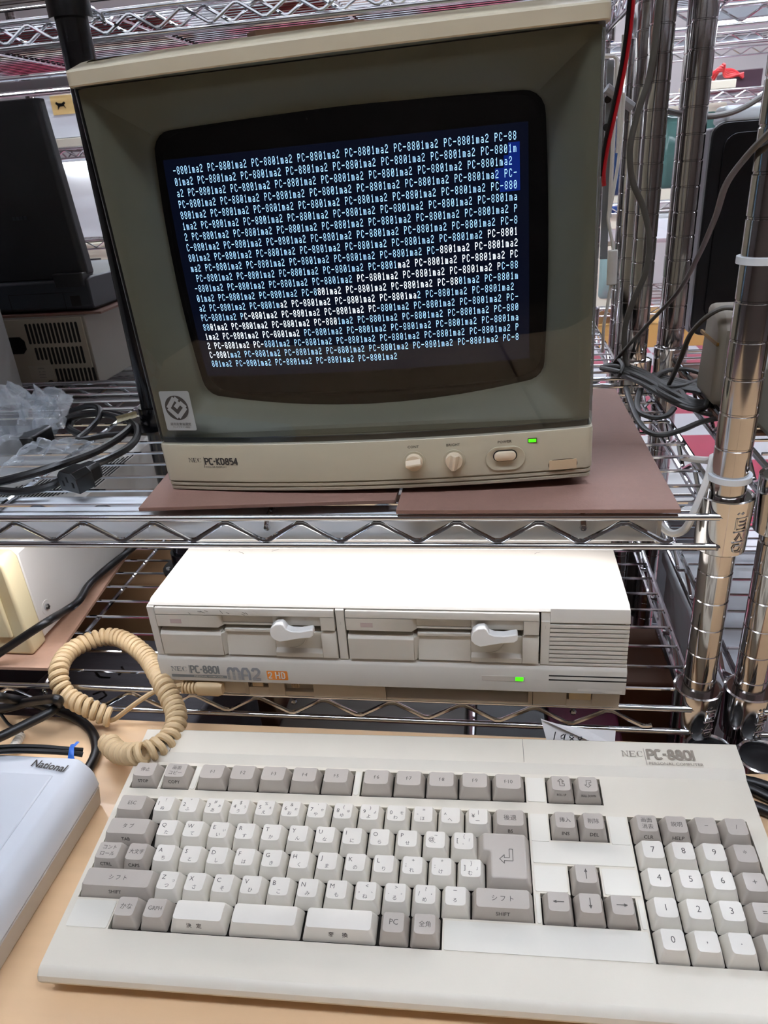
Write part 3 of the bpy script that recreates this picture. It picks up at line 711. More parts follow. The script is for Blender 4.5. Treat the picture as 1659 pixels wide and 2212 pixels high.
for q in ((-37.6, -9.6, 68.4, 86.2), (207.2, 329.8, 68.4, 86.2), (264.6, 329.8, 11.6, 27.0), (264.6, 276.4, -9.6, 11.4), (317.6, 329.8, -9.6, 11.4), (264.6, 285.2, 29.0, 46.4), (308, 329.8, 29.0, 46.4), (-14.6, -13.4, -39.6, -19.4), (10.4, 14.2, -39.6, -19.4), (137.0, 140.8, -39.6, -19.4), (264.0, 276.4, -39.6, -19.4), (264.4, 266.6, 48.4, 67), (327, 329.9, 48.4, 67)): plate(*q)
gr = MB()
gr.box(262.8, 263.1, 50.4, 71.6, -4.9, -4.45); gr.box(-16, -15.7, 50.4, 71.6, -4.9, -4.45); gr.build('seam', mat('seam_shadow', '8e887a', .7), kb)
tf = lambda u, v: (u, v, -4.35)
lg = MB(); serif_nec(lg, 335.4, 58.0, 5.2, tf); lg.stroke([(351.8, 65.8), (351.8, 50.6)], .4, tf); logo(lg, 'PC-8801', 353.2, 56.0, 9.2, 1.85, tf, .93, .03)
lg.text('PERSONAL COMPUTER', 3.5, lambda u, v: tf(353.6+u, 51.2+v), 'l', 1.06); lg.build('logo', mat('taupe_ink', '8d8375', .5), case, flat=True)

def dish(x, hw, k): return -.75*(1-(x/hw)**2)*k
def keycap(pts_b, pts_t, cx, cv, hw, conv=0.0, k=1.0):
    """Loft from the skirt outline to the top outline, then a dished (or crowned) top."""
    mb = MB()
    def lerp(a, b, t): return a+(b-a)*t
    loops = []
    for t, n, sc in ((0, -10.4, 0), (.06, -9.6, 0), (.93, -.9, 0), (1.0, -.25, .25)):
        lp = []
        for (bx, bv), (tx, tv) in zip(pts_b, pts_t):
            x, v = lerp(bx, tx, t), lerp(bv, tv, t)
            if sc: x -= sc*(1 if tx > 0 else -1); v -= sc*(1 if tv > 0 else -1)
            nn = n + (dish(0, 1, k)*0 if t < .9 else 0)
            lp.append((cx+x, -(cv+v), nn))
        loops.append(lp)
    inner = []
    for s, dz in ((.8, .02), (.45, .06)):
        inner.append([(cx+(tx-.25*(1 if tx > 0 else -1))*s, -(cv+(tv-.25*(1 if tv > 0 else -1))*(1 if k else s)*(.995 if k else 1)), dz + (dish(tx*s, hw, k) if k else conv*(1-s*s))) for tx, tv in pts_t])
    return mb, loops, inner
def densify(P, m=7):                            # extra points along the straight sides of a 4-corner outline
    out = []; n = len(P); q = n//4
    for i, p in enumerate(P):
        out.append(p)
        if i % q == q-1:
            b = P[(i+1) % n]; out += [(p[0]+(b[0]-p[0])*k/m, p[1]+(b[1]-p[1])*k/m) for k in range(1, m)]
    return out
def key(x, v, wu=1.0, grey=False, top=(), frontlab=None, hu=1.0, crown=False, fs=3.7):
    hx, hv = wu*U/2-.42, hu*U/2-.42
    mb = MB(); N = 10
    a, b = hx-2.75, hv-3.1
    topn = lambda p, q: (-.62*(1-min(1, abs(p)/max(a, 6.0))**2)*(a < 12) - .45*(a >= 12)) if not crown else .9*(1-(q/b)**2) - .4
    def ring(ax, bv, r, n, cv=0): return [(x+p[0], -(v+cv)+p[1], n) for p in densify(rrect(-ax, ax, -bv, bv, r, 3))]
    loops = [ring(hx, hv, 1.2, -10.6, .3), ring(hx-.1, hv-.1, 1.2, -9.8, .3), ring(a+.55, b+.55, 2.0, -1.1, .02), ring(a+.12, b+.12, 2.0, -.3)]
    loops = [[(p[0], p[1], p[2]+(topn(p[0]-x, -p[1]-v) if k >= 2 else 0)*(1 if k == 3 else .5)) for p in l] for k, l in enumerate(loops)]
    mb.loft(loops, False, False)
    g0 = len(mb.v)
    top_o = densify(rrect(-a, a, -b, b, 1.9, 3))
    rings = [[(x+p[0]*s, -v+p[1]*s, topn(p[0]*s, p[1]*s)) for p in top_o] for s in (1.0, .86, .7, .54, .38, .22, .08)]
    mb.loft([loops[-1]] + rings, False, True)
    M = M_keyg if grey else M_keyw
    ko = mb.build('key', M, kb, angle=50)
    lg = MB(); nf = []
    for s, sz, lx, lv, al in top:
        lg.text(s, sz, lambda p, q, lx=lx, lv=lv: (x+lx+p, -(v+lv)+q, topn(lx+p, lv-q)+.08), al, .97)
    if frontlab:
        s, lx = frontlab
        f0 = Vector((0, -(b+.55+.02), -1.1 - .3)); f1 = Vector((0, -(hv+.2), -9.8)); dd = (f1-f0).normalized(); nrm = Vector((0, dd.z, -dd.y)) if dd.z > 0 else Vector((0, dd.z, -dd.y))
        c = f0+(f1-f0)*.08
        lg.text(s, fs, lambda p, q: (x+lx+p, -v+(c-dd*(q-fs)).y-.13, (c-dd*(q-fs)).z-.0), 'c', .95 if fs > 2.6 else .66, bold=.01)
    if lg.v: lg.build('legend', M_ink if not frontlab else M_inkd, ko, flat=True)
    return ko
def white(x, v, a=None, kana=None, sym=None, small=None):
    t = []
    if a: t.append((a, 4.3, -4.6, -.6 if a.isalpha() else 1.2, 'l'))
    if kana: t.append((kana, 3.5, .2 if a and a.isalpha() else -.4, 4.7, 'c'))
    if sym: t.append((sym, 3.7, .2, -2.2, 'c'))
    if small: t.append((small, 3.0, 3.9, 1.0, 'c'))
    key(x, v, 1.0, False, t)
for i, q in enumerate(['1ぬ!', '2ふ"', '3あ#ぁ', '4う$ぅ', '5え%ぇ', '6お&ぉ', "7や'ゃ", '8ゆ(ゅ', '9よ)ょ', '0わ_を', '-ほ=', '^へ', '¥ー|']):
    if q[0] == '0': white(i*U, 0, '0', 'わ', None, 'を')
    else: white(i*U, 0, q[0], q[1], q[2] if len(q) > 2 else None, q[3] if len(q) > 3 else None)
for i, q in enumerate(['Qた', 'Wて', 'Eい い'.replace(' ', '') , 'Rす', 'Tか', 'Yん', 'Uな', 'Iに', 'Oら', 'Pせ', '@゛~', '[゜{「']):
    if q[0] == 'E': white((i+.487)*U, U, 'E', 'い', None, 'ぃ')
    else: white((i+.487)*U, U, q[0], q[1], q[2] if len(q) > 2 else None, q[3] if len(q) > 3 else None)
for i, q in enumerate(['Aち', 'Sと', 'Dし', 'Fは', 'Gき', 'Hく', 'Jま', 'Kの', 'Lり', ';れ+', ':け*', ']む}」']):
    white((i+.739)*U, 2*U, q[0], q[1], q[2] if len(q) > 2 else None, q[3] if len(q) > 3 else None)
for i, q in enumerate(['Zつ', 'Xさ', 'Cそ', 'Vひ', 'Bこ', 'Nみ', 'Mも', ',ね<、', '.る>。', '/め?・', 'ーろ']):
    if q[0] == 'Z': white((i+1.236)*U, 3*U, 'Z', 'つ', None, 'っ')
    elif q[0] == 'ー': key((i+1.236)*U, 3*U, 1, False, [('ー', 3, -.3, -2.4, 'c'), ('ろ', 3.1, -.3, 3.8, 'c')])
    else: white((i+1.236)*U, 3*U, q[0], q[1], q[2] if len(q) > 2 else None, q[3] if len(q) > 3 else None)
def gk(x, v, lines, fl=None, wu=1.0, sz=3.9, fs=3.7, **k):
    n = len(lines); key(x, v, wu, True, [(s, sz, 0, (i-(n-1)/2)*4.6+sz*.36, 'c') for i, s in enumerate(lines)], (fl, 0) if fl else None, fs=fs, **k)
FV = -29.5
gk(-26.4, FV, ['停止'], 'STOP', 1.16, 3.9); gk(-1.6, FV, ['画面', 'コピー'], 'COPY', 1.16, 3.8)
for i in range(5): gk(27.4+24.05*i, FV, ['f·%d' % (i+1)], None, 1.25, 4.2); gk(154.0+24.1*i, FV, ['f·%d' % (i+6)], None, 1.25, 4.2)
gk(287.6, FV, [], 'ROLL UP', 1, fs=2.55); gk(306.4, FV, [], 'ROLL DOWN', 1, fs=2.55)
gk(-25.0, 0, ['ESC'], None, 1.33, 4.2); gk(250.4, 0, ['後退'], 'BS', 1.28, 4.6)
gk(-20.2, U, ['タ ブ'], 'TAB', 1.85, 3.9)
gk(-26.6, 2*U, ['コント', 'ロール'], 'CTRL', 1.15, 3.7); gk(-6.2, 2*U, ['大文字'], 'CAPS', 1.0, 3.7)
gk(-11.6, 3*U, ['シ フ ト'], 'SHIFT', 2.75, 3.9); gk(243.4, 3*U, ['シ フ ト'], 'SHIFT', 2.05, 4.2)
BV = 4*U-.4
gk(2.2, BV, ['かな'], None, 1, 4.3); gk(21.8, BV, ['GRPH'], None, 1, 3.8)
key(51.4, BV, 2.0, False, [], ('決   定', -2), crown=True, fs=3.8); key(94.6, BV, 2.47, False, [], None, crown=True); key(142.3, BV, 2.47, False, [], ('変     換', 0), crown=True, fs=3.8)
key(176.4, BV, 1, True, [('PC', 5.0, 0, 1.4, 'c')]); gk(195.6, BV, ['全角'], None, 1, 4.0)
gk(287.4, 0, ['挿入'], 'INS', 1, 4.0); gk(306.3, 0, ['削除'], 'DEL', 1, 4.0)
def arrow_key(x, v, a):
    ko = key(x, v, 1, True)
    m = MB(); ca, sa = math.cos(a), math.sin(a)
    tf = lambda p, q: (x+p*ca-q*sa, -v+p*sa+q*ca, -.45)
    m.stroke([(-3.4, 0), (1.6, 0)], .55, tf); m.mesh([tf(3.6, 0), tf(1.2, 1.0), tf(1.2, -1.0)], [(0, 1, 2)]); m.build('legend', M_ink, ko, flat=True)
arrow_key(296.6, 2*U, PI/2); arrow_key(277.6, 3*U, PI); arrow_key(296.8, 3*U, -PI/2); arrow_key(315.8, 3*U, 0)
for x, s in ((287.6, 1), (306.4, -1)):      # outlined page arrows
    m = MB(); tf = lambda p, q: (x+p, -FV+q*s+.4, -.42)
    m.stroke([(0, 3.2), (-2.2, 1.2), (-.9, 1.2), (-.9, -2.6), (2.4, -2.6), (2.4, -.8), (.9, -.8), (.9, 1.2), (2.2, 1.2), (0, 3.2)], .35, tf); m.build('legend', M_ink, kb.children[-1] if False else case, flat=True)
NX = 341.5
for j, row in enumerate(['    ', '789*', '456+', '123=', '0,.']):
    for i, ch in enumerate(row):
        if ch == ' ': continue
        key(NX+i*U, j*U, 1, i == 3, [(ch, 5.7, 0, 1.8 if ch not in ',.' else .6, 'c')])
gk(NX, 0, ['画面', '消去'], 'CLR', 1, 3.9); gk(NX+U, 0, ['説明'], 'HELP', 1, 3.9); gk(NX+2*U, 0, ['−'], None, 1, 4.8); gk(NX+3*U, 0, ['/'], None, 1, 4.6)
key(NX+3*U, 4*U, 1, True)
# L-shaped return key
def ret_key():
    B = [(227.4, 9.9), (262.6, 9.9), (262.6, 47.4), (233.6, 47.4), (233.6, 28.6), (227.4, 28.6)]
    T = [(231.6, 12.4), (259.8, 12.4), (259.8, 44.0), (236.6, 44.0), (236.6, 25.4), (231.6, 25.4)]
    def rnd(P, r):
        out = []; n = len(P)
        for i in range(n):
            p, a, b = Vector(P[i]), Vector(P[i-1]), Vector(P[(i+1) % n])
            q0, q1 = p+(a-p).normalized()*r, p+(b-p).normalized()*r
            for k in range(4): t = k/3; out.append((1-t)**2*q0+2*t*(1-t)*p+t*t*q1)
        return out
    mb = MB(); lp = []
    for P, r, n in ((B, 1.2, -10.6), (B, 1.2, -9.8), (T, 1.8, -.8)): lp.append([(q.x, -q.y, n) for q in rnd(P, r)])
    T2 = [(232.1, 12.9), (259.3, 12.9), (259.3, 43.5), (237.1, 43.5), (237.1, 24.9), (232.1, 24.9)]
    lp.append([(q.x, -q.y, -.3) for q in rnd(T2, 1.7)])
    T3 = [(233, 13.8), (258.4, 13.8), (258.4, 42.6), (238.2, 42.6), (238.2, 24.0), (233, 24.0)]
    lp.append([(q.x, -q.y, -.45) for q in rnd(T3, 1.5)])
    mb.loft(lp, False, True)
    ko = mb.build('key', M_keyg, kb, angle=50)
    m = MB(); tf = lambda p, q: (247+p, -28.6+q, -.36)
    m.stroke([(1.7, 5), (1.7, -1.2), (-1.6, -1.2), (-1.6, .8), (-4.6, -2.2), (-1.6, -5.2), (-1.6, -3.3), (4, -3.3), (4, 5), (1.7, 5)], .45, tf); m.build('legend', M_ink, ko, flat=True)
ret_key()

# ---------------------------------------------------------------- tables in front of the rack
M_wood = mat('birch_top', 'e8c49a', .33, var=.15, scale=9, stretch=(.35, 6, 6), coat=.25)
TZ = -456.0
t = thing('work_table', 'light wooden table top that carries the keyboard', 'table', (-320, 250, -1206))
edge = [(-900, -420), (176, -420), (176, 452), (172, 463), (160, 470), (152, 478), (150, 491), (-900, 491)]
MB().prism(edge, 'z', TZ-22, TZ).build('tabletop', M_wood, t, bevel=2.5, bseg=3)
M_cap = mat('black_cap', '141416', .3)
def table_pole(par, x, y):
    p = MB().lathe([(12.7, -1206), (12.7, TZ-40)], (x, y, 0), 'z', 20).build('table_pole', M_chromed, par)
    r = MB().lathe([(20.5, TZ-40), (20.5, TZ-1), (19.2, TZ), (17.4, TZ-1), (17.4, TZ-8), (12, TZ-8), (12, TZ-40)], (x, y, 0), 'z', 36).build('collar', M_collar, p)
    MB().lathe([(0, TZ-2.5), (10, TZ-2.6), (16, TZ-4), (17.3, TZ-2.2), (17.3, TZ-9), (0, TZ-9)], (x, y, 0), 'z', 32).build('pole_cap', M_cap, p)
table_pole(t, 174.8, 484); table_pole(t, -880, 470); table_pole(t, -880, -390); table_pole(t, 150, -390)
t2 = thing('work_table', 'wooden table top beyond the right end of the keyboard', 'table', (700, 250, -1206))
MB().prism([(183, -420), (1200, -420), (1200, 491), (240, 491), (238, 474), (228, 463), (190, 460), (183, 452)], 'z', TZ-22, TZ).build('tabletop', M_wood, t2, bevel=2.5, bseg=3)
table_pole(t2, 214.8, 480); table_pole(t2, 1180, 470); table_pole(t2, 1180, -390); table_pole(t2, 215, -390)
#--PART4--
def cpath(pts, n=8):
    return spline([{'Y': atY, 'Z': atZ, 'X': atX}[k](px, py, v) for px, py, k, v in pts], n)
def cable(name, label, cat, path, r, m, group=None, r2=None, n=8):
    b = path[0]; return tag(MB().tube(path, r, n, r2=r2).build(name, m, base=b), label, cat, group)
# ---------------------------------------------------------------- coiled keyboard cord
M_coil = mat('tan_cord', 'cfb48a', .5, var=.12, scale=120)
def helix(path, R, pitch):
    P = [Vector(p) for p in path]; out = []; s = 0; nv = None
    for i in range(len(P)-1):
        a, b = P[i], P[i+1]; L = (b-a).length; t = (b-a).normalized()
        if nv is None: nv = (Vector((0, 0, 1))-t*t.z).normalized()
        else: nv = (nv-t*nv.dot(t)).normalized()
        bv = t.cross(nv); k = max(1, int(L/pitch*14))
        for j in range(k):
            q = (s+L*j/k)/pitch*2*PI
            out.append(a+(b-a)*(j/k)+nv*R*math.cos(q)+bv*R*math.sin(q))
        s += L
    return out
coil_c = cpath([(234, 1604, 'Z', -443), (258, 1626, 'Z', -431), (298, 1628, 'Z', -411), (332, 1618, 'Y', 408), (360, 1600, 'Y', 418), (377, 1574, 'Y', 432), (381, 1546, 'Y', 446), (373, 1520, 'Y', 459), (352, 1478, 'Y', 478), (325, 1430, 'Z', -411),
                (298, 1402, 'Z', -411), (264, 1381, 'Z', -412), (226, 1376, 'Z', -413), (178, 1391, 'Z', -413), (144, 1414, 'Z', -412), (127, 1447, 'Z', -411), (132, 1485, 'Y', 489), (152, 1508, 'Y', 484), (190, 1528, 'Y', 478), (228, 1546, 'Z', -441), (238, 1550, 'Z', -443)], 6)
cc = thing('coiled_cord', 'tan coiled keyboard cord looping from the keyboard over the shelf edge to the computer', 'cord', coil_c[0])
MB().tube(helix(coil_c, 6.4, 6.7), 3.05, 8).build('coil', M_coil, cc)
MB().tube(cpath([(232, 1556, 'Z', -446), (250, 1552, 'Z', -445), (290, 1522, 'Y', 474), (330, 1496, 'Y', 477), (362, 1486, 'Y', 480), (392, 1480, 'Y', 483)], 6), 2.3, 8).build('straight_tail', M_coil, cc)
pl = MB(); pl.loft([[(x, 485.5+(y-485.5), z) for y, z in rrect(480, 491, -417.6, -404, 4)] for x in (-262, -243)] + [[(-239, 485.5+(y-485.5)*.7, -411+(z+411)*.75) for y, z in rrect(480, 491, -417.6, -404, 4)]])
plg = pl.build('plug', M_coil, cc)
rb = MB()
for k in range(5): rb.lathe([(2.4, -277+3.2*k), (5.6, -276.6+3.2*k), (5.6, -274.9+3.2*k), (2.4, -274.4+3.2*k)], (0, 485.5, -411), 'x', 14)
rb.lathe([(0, -278), (3.6, -278), (3.6, -261), (0, -261)], (0, 485.5, -411), 'x', 12); rb.build('strain_relief', M_coil, plg)
for v in (plg,): pass

# ---------------------------------------------------------------- grey appliance at the left of the keyboard
M_app = mat('silver_grey_plastic', 'd4d9df', .35, var=.04, scale=30); M_app2 = mat('warm_grey_plastic', 'b9b4ac', .4)
ap = thing('data_recorder', 'flat silver-grey machine lettered National at the left of the keyboard', 'recorder', (-440, 300, TZ))
AZ = -408.0
MB().prism([(-620, TZ+4), (-620, AZ), (-327.5, AZ), (-324.5, AZ-2), (-319, AZ-9), (-316.5, AZ-14), (-315, AZ-27)], 'y', 150, 393).build('upper_case', M_app, ap, bevel=1.2)
MB().prism([(-619, TZ+1), (-619, AZ-27.6), (-315, AZ-27.6), (-318.5, TZ+1)], 'y', 151, 392).build('lower_case', M_app2, ap, bevel=1)
MB().prism([(-600, AZ), (-600, AZ+1.2), (-338, AZ+1.2), (-337, AZ)], 'y', 290, 374).build('top_panel', M_app, ap, bevel=.4)
MB().box(-560, -382, 215, 277, AZ-.5, AZ+.6).build('lid_window', mat('slate_window', '5d636a', .3), ap)
tx = MB(); p0 = atZ(66, 1654, AZ+1.3); p1 = atZ(137, 1667, AZ+1.3); wd_ = (p1-p0).length; dr = (p1-p0).normalized(); nr = Vector((0, 0, 1)).cross(dr)
tv, tf_, a_, b_ = text_mesh('National', .02); sz = wd_/(b_-a_)
tx.text('National', sz, lambda u, v: p0+dr*u+nr*(v*1.05), 'l', bold=.02); tx.build('lettering', M_inkd, ap, flat=True)

# cables on the table at the far left
cable('power_cord', 'thick black cord curving round behind the silver-grey machine', 'cord', cpath([(-60, 1492, 'Y', 462), (0, 1506, 'Y', 458), (50, 1514, 'Z', -440), (100, 1526, 'Z', -444), (160, 1549, 'Z', -450), (196, 1578, 'Z', -451), (208, 1612, 'Z', -451), (202, 1640, 'Z', -451), (186, 1668, 'Z', -451)]), 4.4, M_rubber, n=10)
cable('power_cord', 'thick black cord doubling back in a tight bend at the table edge', 'cord', cpath([(-50, 1614, 'Z', -438), (0, 1592, 'Z', -436), (60, 1563, 'Z', -434), (105, 1540, 'Z', -432), (126, 1522, 'Z', -430), (124, 1511, 'Y', 470), (100, 1511, 'Y', 476), (60, 1517, 'Y', 482), (20, 1528, 'Y', 482), (-40, 1536, 'Y', 482)]), 4.4, M_rubber, n=10)
for k, (dy, lab) in enumerate(((0, 'thin glossy black lead lying along the back of the silver-grey machine, upper strand'), (9, 'thin glossy black lead along the back of the silver-grey machine, lower strand'))):
    cable('thin_lead', lab, 'lead', cpath([(-40, 1618+dy, 'Z', -404), (30, 1613+dy, 'Z', -404), (90, 1614+dy, 'Z', -406), (150, 1619+dy*.8, 'Z', -410), (179, 1621+dy, 'Z', -414)]), 2.1, M_black, 'twin black leads')
c0 = atZ(157, 1624, -411)
MB_ = MB().tube([c0+Vector((-2, 5, 3)), c0+Vector((0, 0, 4.5)), c0+Vector((1, -5, 2)), c0+Vector((0, -8, -5))], 1.6, 5, r2=.5); MB_.tube([c0+Vector((2, 7, 4)), c0+Vector((1, 0, 4.6)), c0+Vector((3, -6, 1)), c0+Vector((5, -9, -6))], 1.6, 5, r2=.5)
tag(MB_.build('twist_tie', mat('blue_film', '2f6fd0', .4), base=c0), 'blue twist tie round the thin black leads', 'twist tie')
cp_ = cpath([(-20, 1520, 'Z', -440), (10, 1545, 'Z', -440), (28, 1575, 'Z', -442), (36, 1590, 'Z', -444), (50, 1585, 'Z', -446)]); 
vl = thing('video_lead', 'thin black lead with a ribbed white sleeve behind the silver-grey machine', 'lead', cp_[0])
MB().tube(cpath([(-20, 1536, 'Z', -446), (0, 1542, 'Z', -446), (20, 1566, 'Z', -448), (46, 1580, 'Z', -450), (45, 1592, 'Z', -450)]), 1.5, 7).build('lead', M_black, vl)
a, b = atZ(45, 1590, -449), atZ(27, 1618, -447); L = []
for k in range(25):
    q = a+(b-a)*(k/24); rr = 4.4 if k % 4 < 2 else 3.5; L.append((q, rr))
m = MB(); m.tube([q for q, _ in L], [r for _, r in L], 10); m.build('ribbed_sleeve', mat('ivory_rubber', 'd8d2c6', .5), vl)

# ---------------------------------------------------------------- cream machine on the left of the lower shelf
t = tag(MB().prism([(-800, 513), (-429.5, 516.8), (-457.8, 764), (-800, 760)], 'z', Z3+4.6, Z3+8.2).build('hardboard_sheet', M_hard2, base=(-600, 520, Z3+4.6), bevel=.3), 'pale brown hardboard sheet under the cream machine on the lower shelf', 'board')
cm = thing('desktop_machine', 'cream and white desktop machine on hardboard at the left of the lower shelf', 'computer', (-600, 540, Z3+8.2))
M_cream = mat('cream_plastic', 'e3d6ae', .42, var=.05, scale=20); M_off = mat('off_white_case', 'e0ded9', .5, var=.03, scale=30, bump=.1, bscale=1200)
cb, ct = Z3+9, -312
MB().prism([(-850, cb+4), (-850, ct), (-463, ct), (-458, ct-6), (-457.2, cb+4)], 'y', 560, 880).build('case', M_off, cm, bevel=2, bseg=3)
MB().prism([(-851, cb), (-851, ct+1), (-461, ct+1), (-456.5, ct-6), (-455.5, cb)], 'y', 535, 559.5).build('front_bezel', M_cream, cm, bevel=3, bseg=3)
MB().box(-840, -470, 531, 536, cb+22, ct-18).build('front_panel', M_cream, cm, bevel=2)
p = atX(101, 1311, -457)
s_ = MB().lathe([(8, -457.6), (7.6, -456.9), (4.6, -457.3), (0, -457.3)], (0, p.y, p.z), 'x', 24).build('screw_dimple', M_off, cm)
s_ = MB().lathe([(0, -457.3), (3.6, -457.3), (3.4, -455.6), (2, -454.6), (0, -454.4)], (0, p.y, p.z), 'x', 20).build('screw', M_chrome, cm)
x_ = MB(); x_.box(-454.6, -454.2, p.y-2, p.y+2, p.z-.4, p.z+.4); x_.box(-454.6, -454.2, p.y-.4, p.y+.4, p.z-2, p.z+2); x_.build('cross_slot', M_dark, s_)
sl = MB()
for k in range(30):
    v0, v1 = atZ(178+k*3.9, 1112-k*3.0, ct+.3), atZ(188+k*4.1, 1075-k*2.2, ct+.3)
for k in range(26): sl.box(-560+4.3*k*1.0, -558.2+4.3*k, 640+2.6*k, 700+4.2*k, ct+.1, ct+.5)
sl.build('vent_slots', M_dark, cm)
cable('power_cord', 'black cord lying on the hardboard beside the cream machine', 'cord', cpath([(-40, 1438, 'Y', 514), (0, 1410, 'Y', 518), (60, 1370, 'Y', 524), (105, 1341, 'Y', 536), (140, 1320, 'Z', -400), (170, 1298, 'Z', -404), (195, 1260, 'Z', -409), (240, 1220, 'Z', -411), (285, 1185, 'Z', -413), (320, 1150, 'Z', -415)]), 4.2, M_rubber, n=10)

# ---------------------------------------------------------------- black post through the shelves
bp = thing('support_post', 'glossy black tubular post with flanges rising behind the left of the monitor', 'post', (-366, 708, -1206))
PXB, PYB = -364.0, 716.0
MB().lathe([(0, -1200), (14, -1200), (14, 700), (0, 700)], (PXB, PYB, 0), 'z', 24).build('tube', M_bpole, bp)
for z in (Z2+5, Z3+5):
    fl = MB(); fl.lathe([(14.2, z), (30, z), (30, z+3), (17.6, z+5), (17.6, z+24), (14.2, z+24)], (PXB, PYB, 0), 'z', 24)
    f = fl.build('flange', M_bpole, bp)
    for a in (3.6, 5.6, 1.5): MB().lathe([(0, z+5.6), (2.6, z+5.4), (3.4, z+3.4), (0, z+3)], (PXB+23.5*math.cos(a), PYB+23.5*math.sin(a), 0), 'z', 10).build('screw', M_chrome, f)
zc = atY(130, 38, 705).z
MB().lathe([(14.2, zc), (18.5, zc), (18.5, zc+60), (14.2, zc+60)], (PXB, PYB, 0), 'z', 24).build('coupling', M_bpole, bp)

# ---------------------------------------------------------------- cords, adapter and bag on the monitor shelf
SZ = Z2+5.0
pcord = thing('power_cord', 'black power cord with a three-hole plug coiled on the shelf left of the monitor', 'cord', atZ(165, 1040, SZ))
MB().tube(cpath([(-30, 1046, 'Z', SZ+6), (20, 1036, 'Z', SZ+12), (80, 1020, 'Z', SZ+16), (140, 1000, 'Z', SZ+18), (190, 982, 'Z', SZ+16), (220, 968, 'Z', SZ+14), (262, 942, 'Z', SZ+12), (282, 920, 'Z', SZ+10), (272, 902, 'Z', SZ+8), (240, 893, 'Z', SZ+6), (190, 893, 'Z', SZ+6), (160, 905, 'Z', SZ+6), (150, 925, 'Z', SZ+5), (175, 940, 'Z', SZ+5)]), 3.9, 9).build('cord', M_rubber, pcord)
a, b = atZ(212, 1008, SZ+14), atZ(146, 1042, SZ+12)
d = (b-a).normalized(); n_ = Vector((0, 0, 1)); s2 = d.cross(n_).normalized(); n_ = s2.cross(d)
def pring(t, hw_, hh, ch): return [a+d*t+s2*x+n_*z for x, z in [(-hw_, -hh), (hw_, -hh), (hw_, hh-ch), (hw_-ch, hh), (-hw_+ch, hh), (-hw_, hh-ch)]]
Lp = (b-a).length
plug = MB().loft([pring(0, 4.5, 4.5, 2), pring(4, 8, 7, 3), pring(Lp*.42, 9.5, 7.5, 3), pring(Lp*.46, 10.5, 8.5, 4), pring(Lp*.5, 13, 9.5, 5), pring(Lp, 13, 9.5, 5)]).build('plug', M_black, pcord, angle=20, bevel=.6)
for x, z in ((-6.5, -2), (0, 2.4), (6.5, -2)):
    c = b+s2*x+n_*z; q = [c+d*.1+s2*u+n_*v for u, v in ((-1.1, -2.6), (1.1, -2.6), (1.1, 2.6), (-1.1, 2.6))]
    MB().loft([q, [p+d*.15 for p in q]]).build('pin_hole', mat('void_black', '000000', .9), plug)
cable('power_cord', 'black cord looping back towards the post on the shelf left of the monitor', 'cord', cpath([(-30, 1056, 'Z', SZ+4), (40, 1062, 'Z', SZ+4), (110, 1048, 'Z', SZ+5), (170, 1015, 'Z', SZ+7), (235, 990, 'Z', SZ+8), (285, 960, 'Z', SZ+8), (297, 930, 'Z', SZ+10), (280, 910, 'Z', SZ+12), (255, 902, 'Z', SZ+14), (210, 893, 'Z', SZ+14), (150, 903, 'Z', SZ+12), (120, 920, 'Z', SZ+8)]), 3.7, M_rubber, n=9)
cable('power_cord', 'black cord making an upright loop beside the crumpled plastic bag', 'cord', cpath([(120, 900, 'Z', SZ+5), (160, 885, 'Z', SZ+10), (195, 877, 'Z', SZ+16), (214, 883, 'Z', SZ+18), (212, 905, 'Z', SZ+12), (190, 930, 'Z', SZ+6), (170, 950, 'Z', SZ+5), (230, 940, 'Z', SZ+4), (300, 935, 'Z', SZ+4)]), 3.2, M_rubber, n=9)
tg = atZ(262, 905, SZ+18)
tag(MB().grid(lambda u, v: tg+Vector((-8+20*u, 2+8*u+3*math.sin(v*3), -5+7*v+3*u)), 6, 4).build('paper_tag', mat('printed_cream_paper', 'd8cfae', .7, var=.35, scale=320), base=tg), 'cream printed paper tag wrapped on the black cord beside the post', 'tag')
# crumpled bag
M_film = glass_mat('clear_film', (.84, .87, .9), 1.5, .12)
_nt = M_film.node_tree; _d = _nt.nodes.new('ShaderNodeBsdfDiffuse'); _d.inputs[0].default_value = (.62, .66, .70, 1)
_m2 = _nt.nodes.new('ShaderNodeMixShader'); _m2.inputs[0].default_value = .30
_src = _nt.nodes['Material Output'].inputs[0].links[0].from_socket
_nt.links.new(_src, _m2.inputs[1]); _nt.links.new(_d.outputs[0], _m2.inputs[2]); _nt.links.new(_m2.outputs[0], _nt.nodes['Material Output'].inputs[0])
import mathutils.noise as mn
def bag_part(mb, P00, P10, P01, P11, bulge, seed, nu=34, nv=26):
    def f(u, v):
        p = (P00*(1-u)+P10*u)*(1-v)+(P01*(1-u)+P11*u)*v
        q = Vector((u*4.2+seed, v*3.6, seed*1.7)); h = abs(mn.noise(q))*1.0+abs(mn.noise(q*2.3))*.55+abs(mn.noise(q*5))*.22
        k = (4*u*(1-u))**.4*(4*v*(1-v))**.4
        return p + Vector((0, -.35, 1))*(bulge*k*(.35+h*1.1)) + Vector((mn.noise(q*1.7+Vector((9, 0, 0)))*6*k, 0, 0))
    mb.grid(f, nu, nv)
bg = thing('plastic_bag', 'crumpled clear plastic bag holding a dark part on the shelf at the far left', 'bag', atZ(60, 960, SZ))
m = MB(); bag_part(m, atZ(-60, 1040, SZ+4), atZ(118, 945, SZ+4), atZ(-60, 880, SZ+10), atZ(160, 862, SZ+8), 42, 1.3); m.build('film', M_film, bg, angle=25)
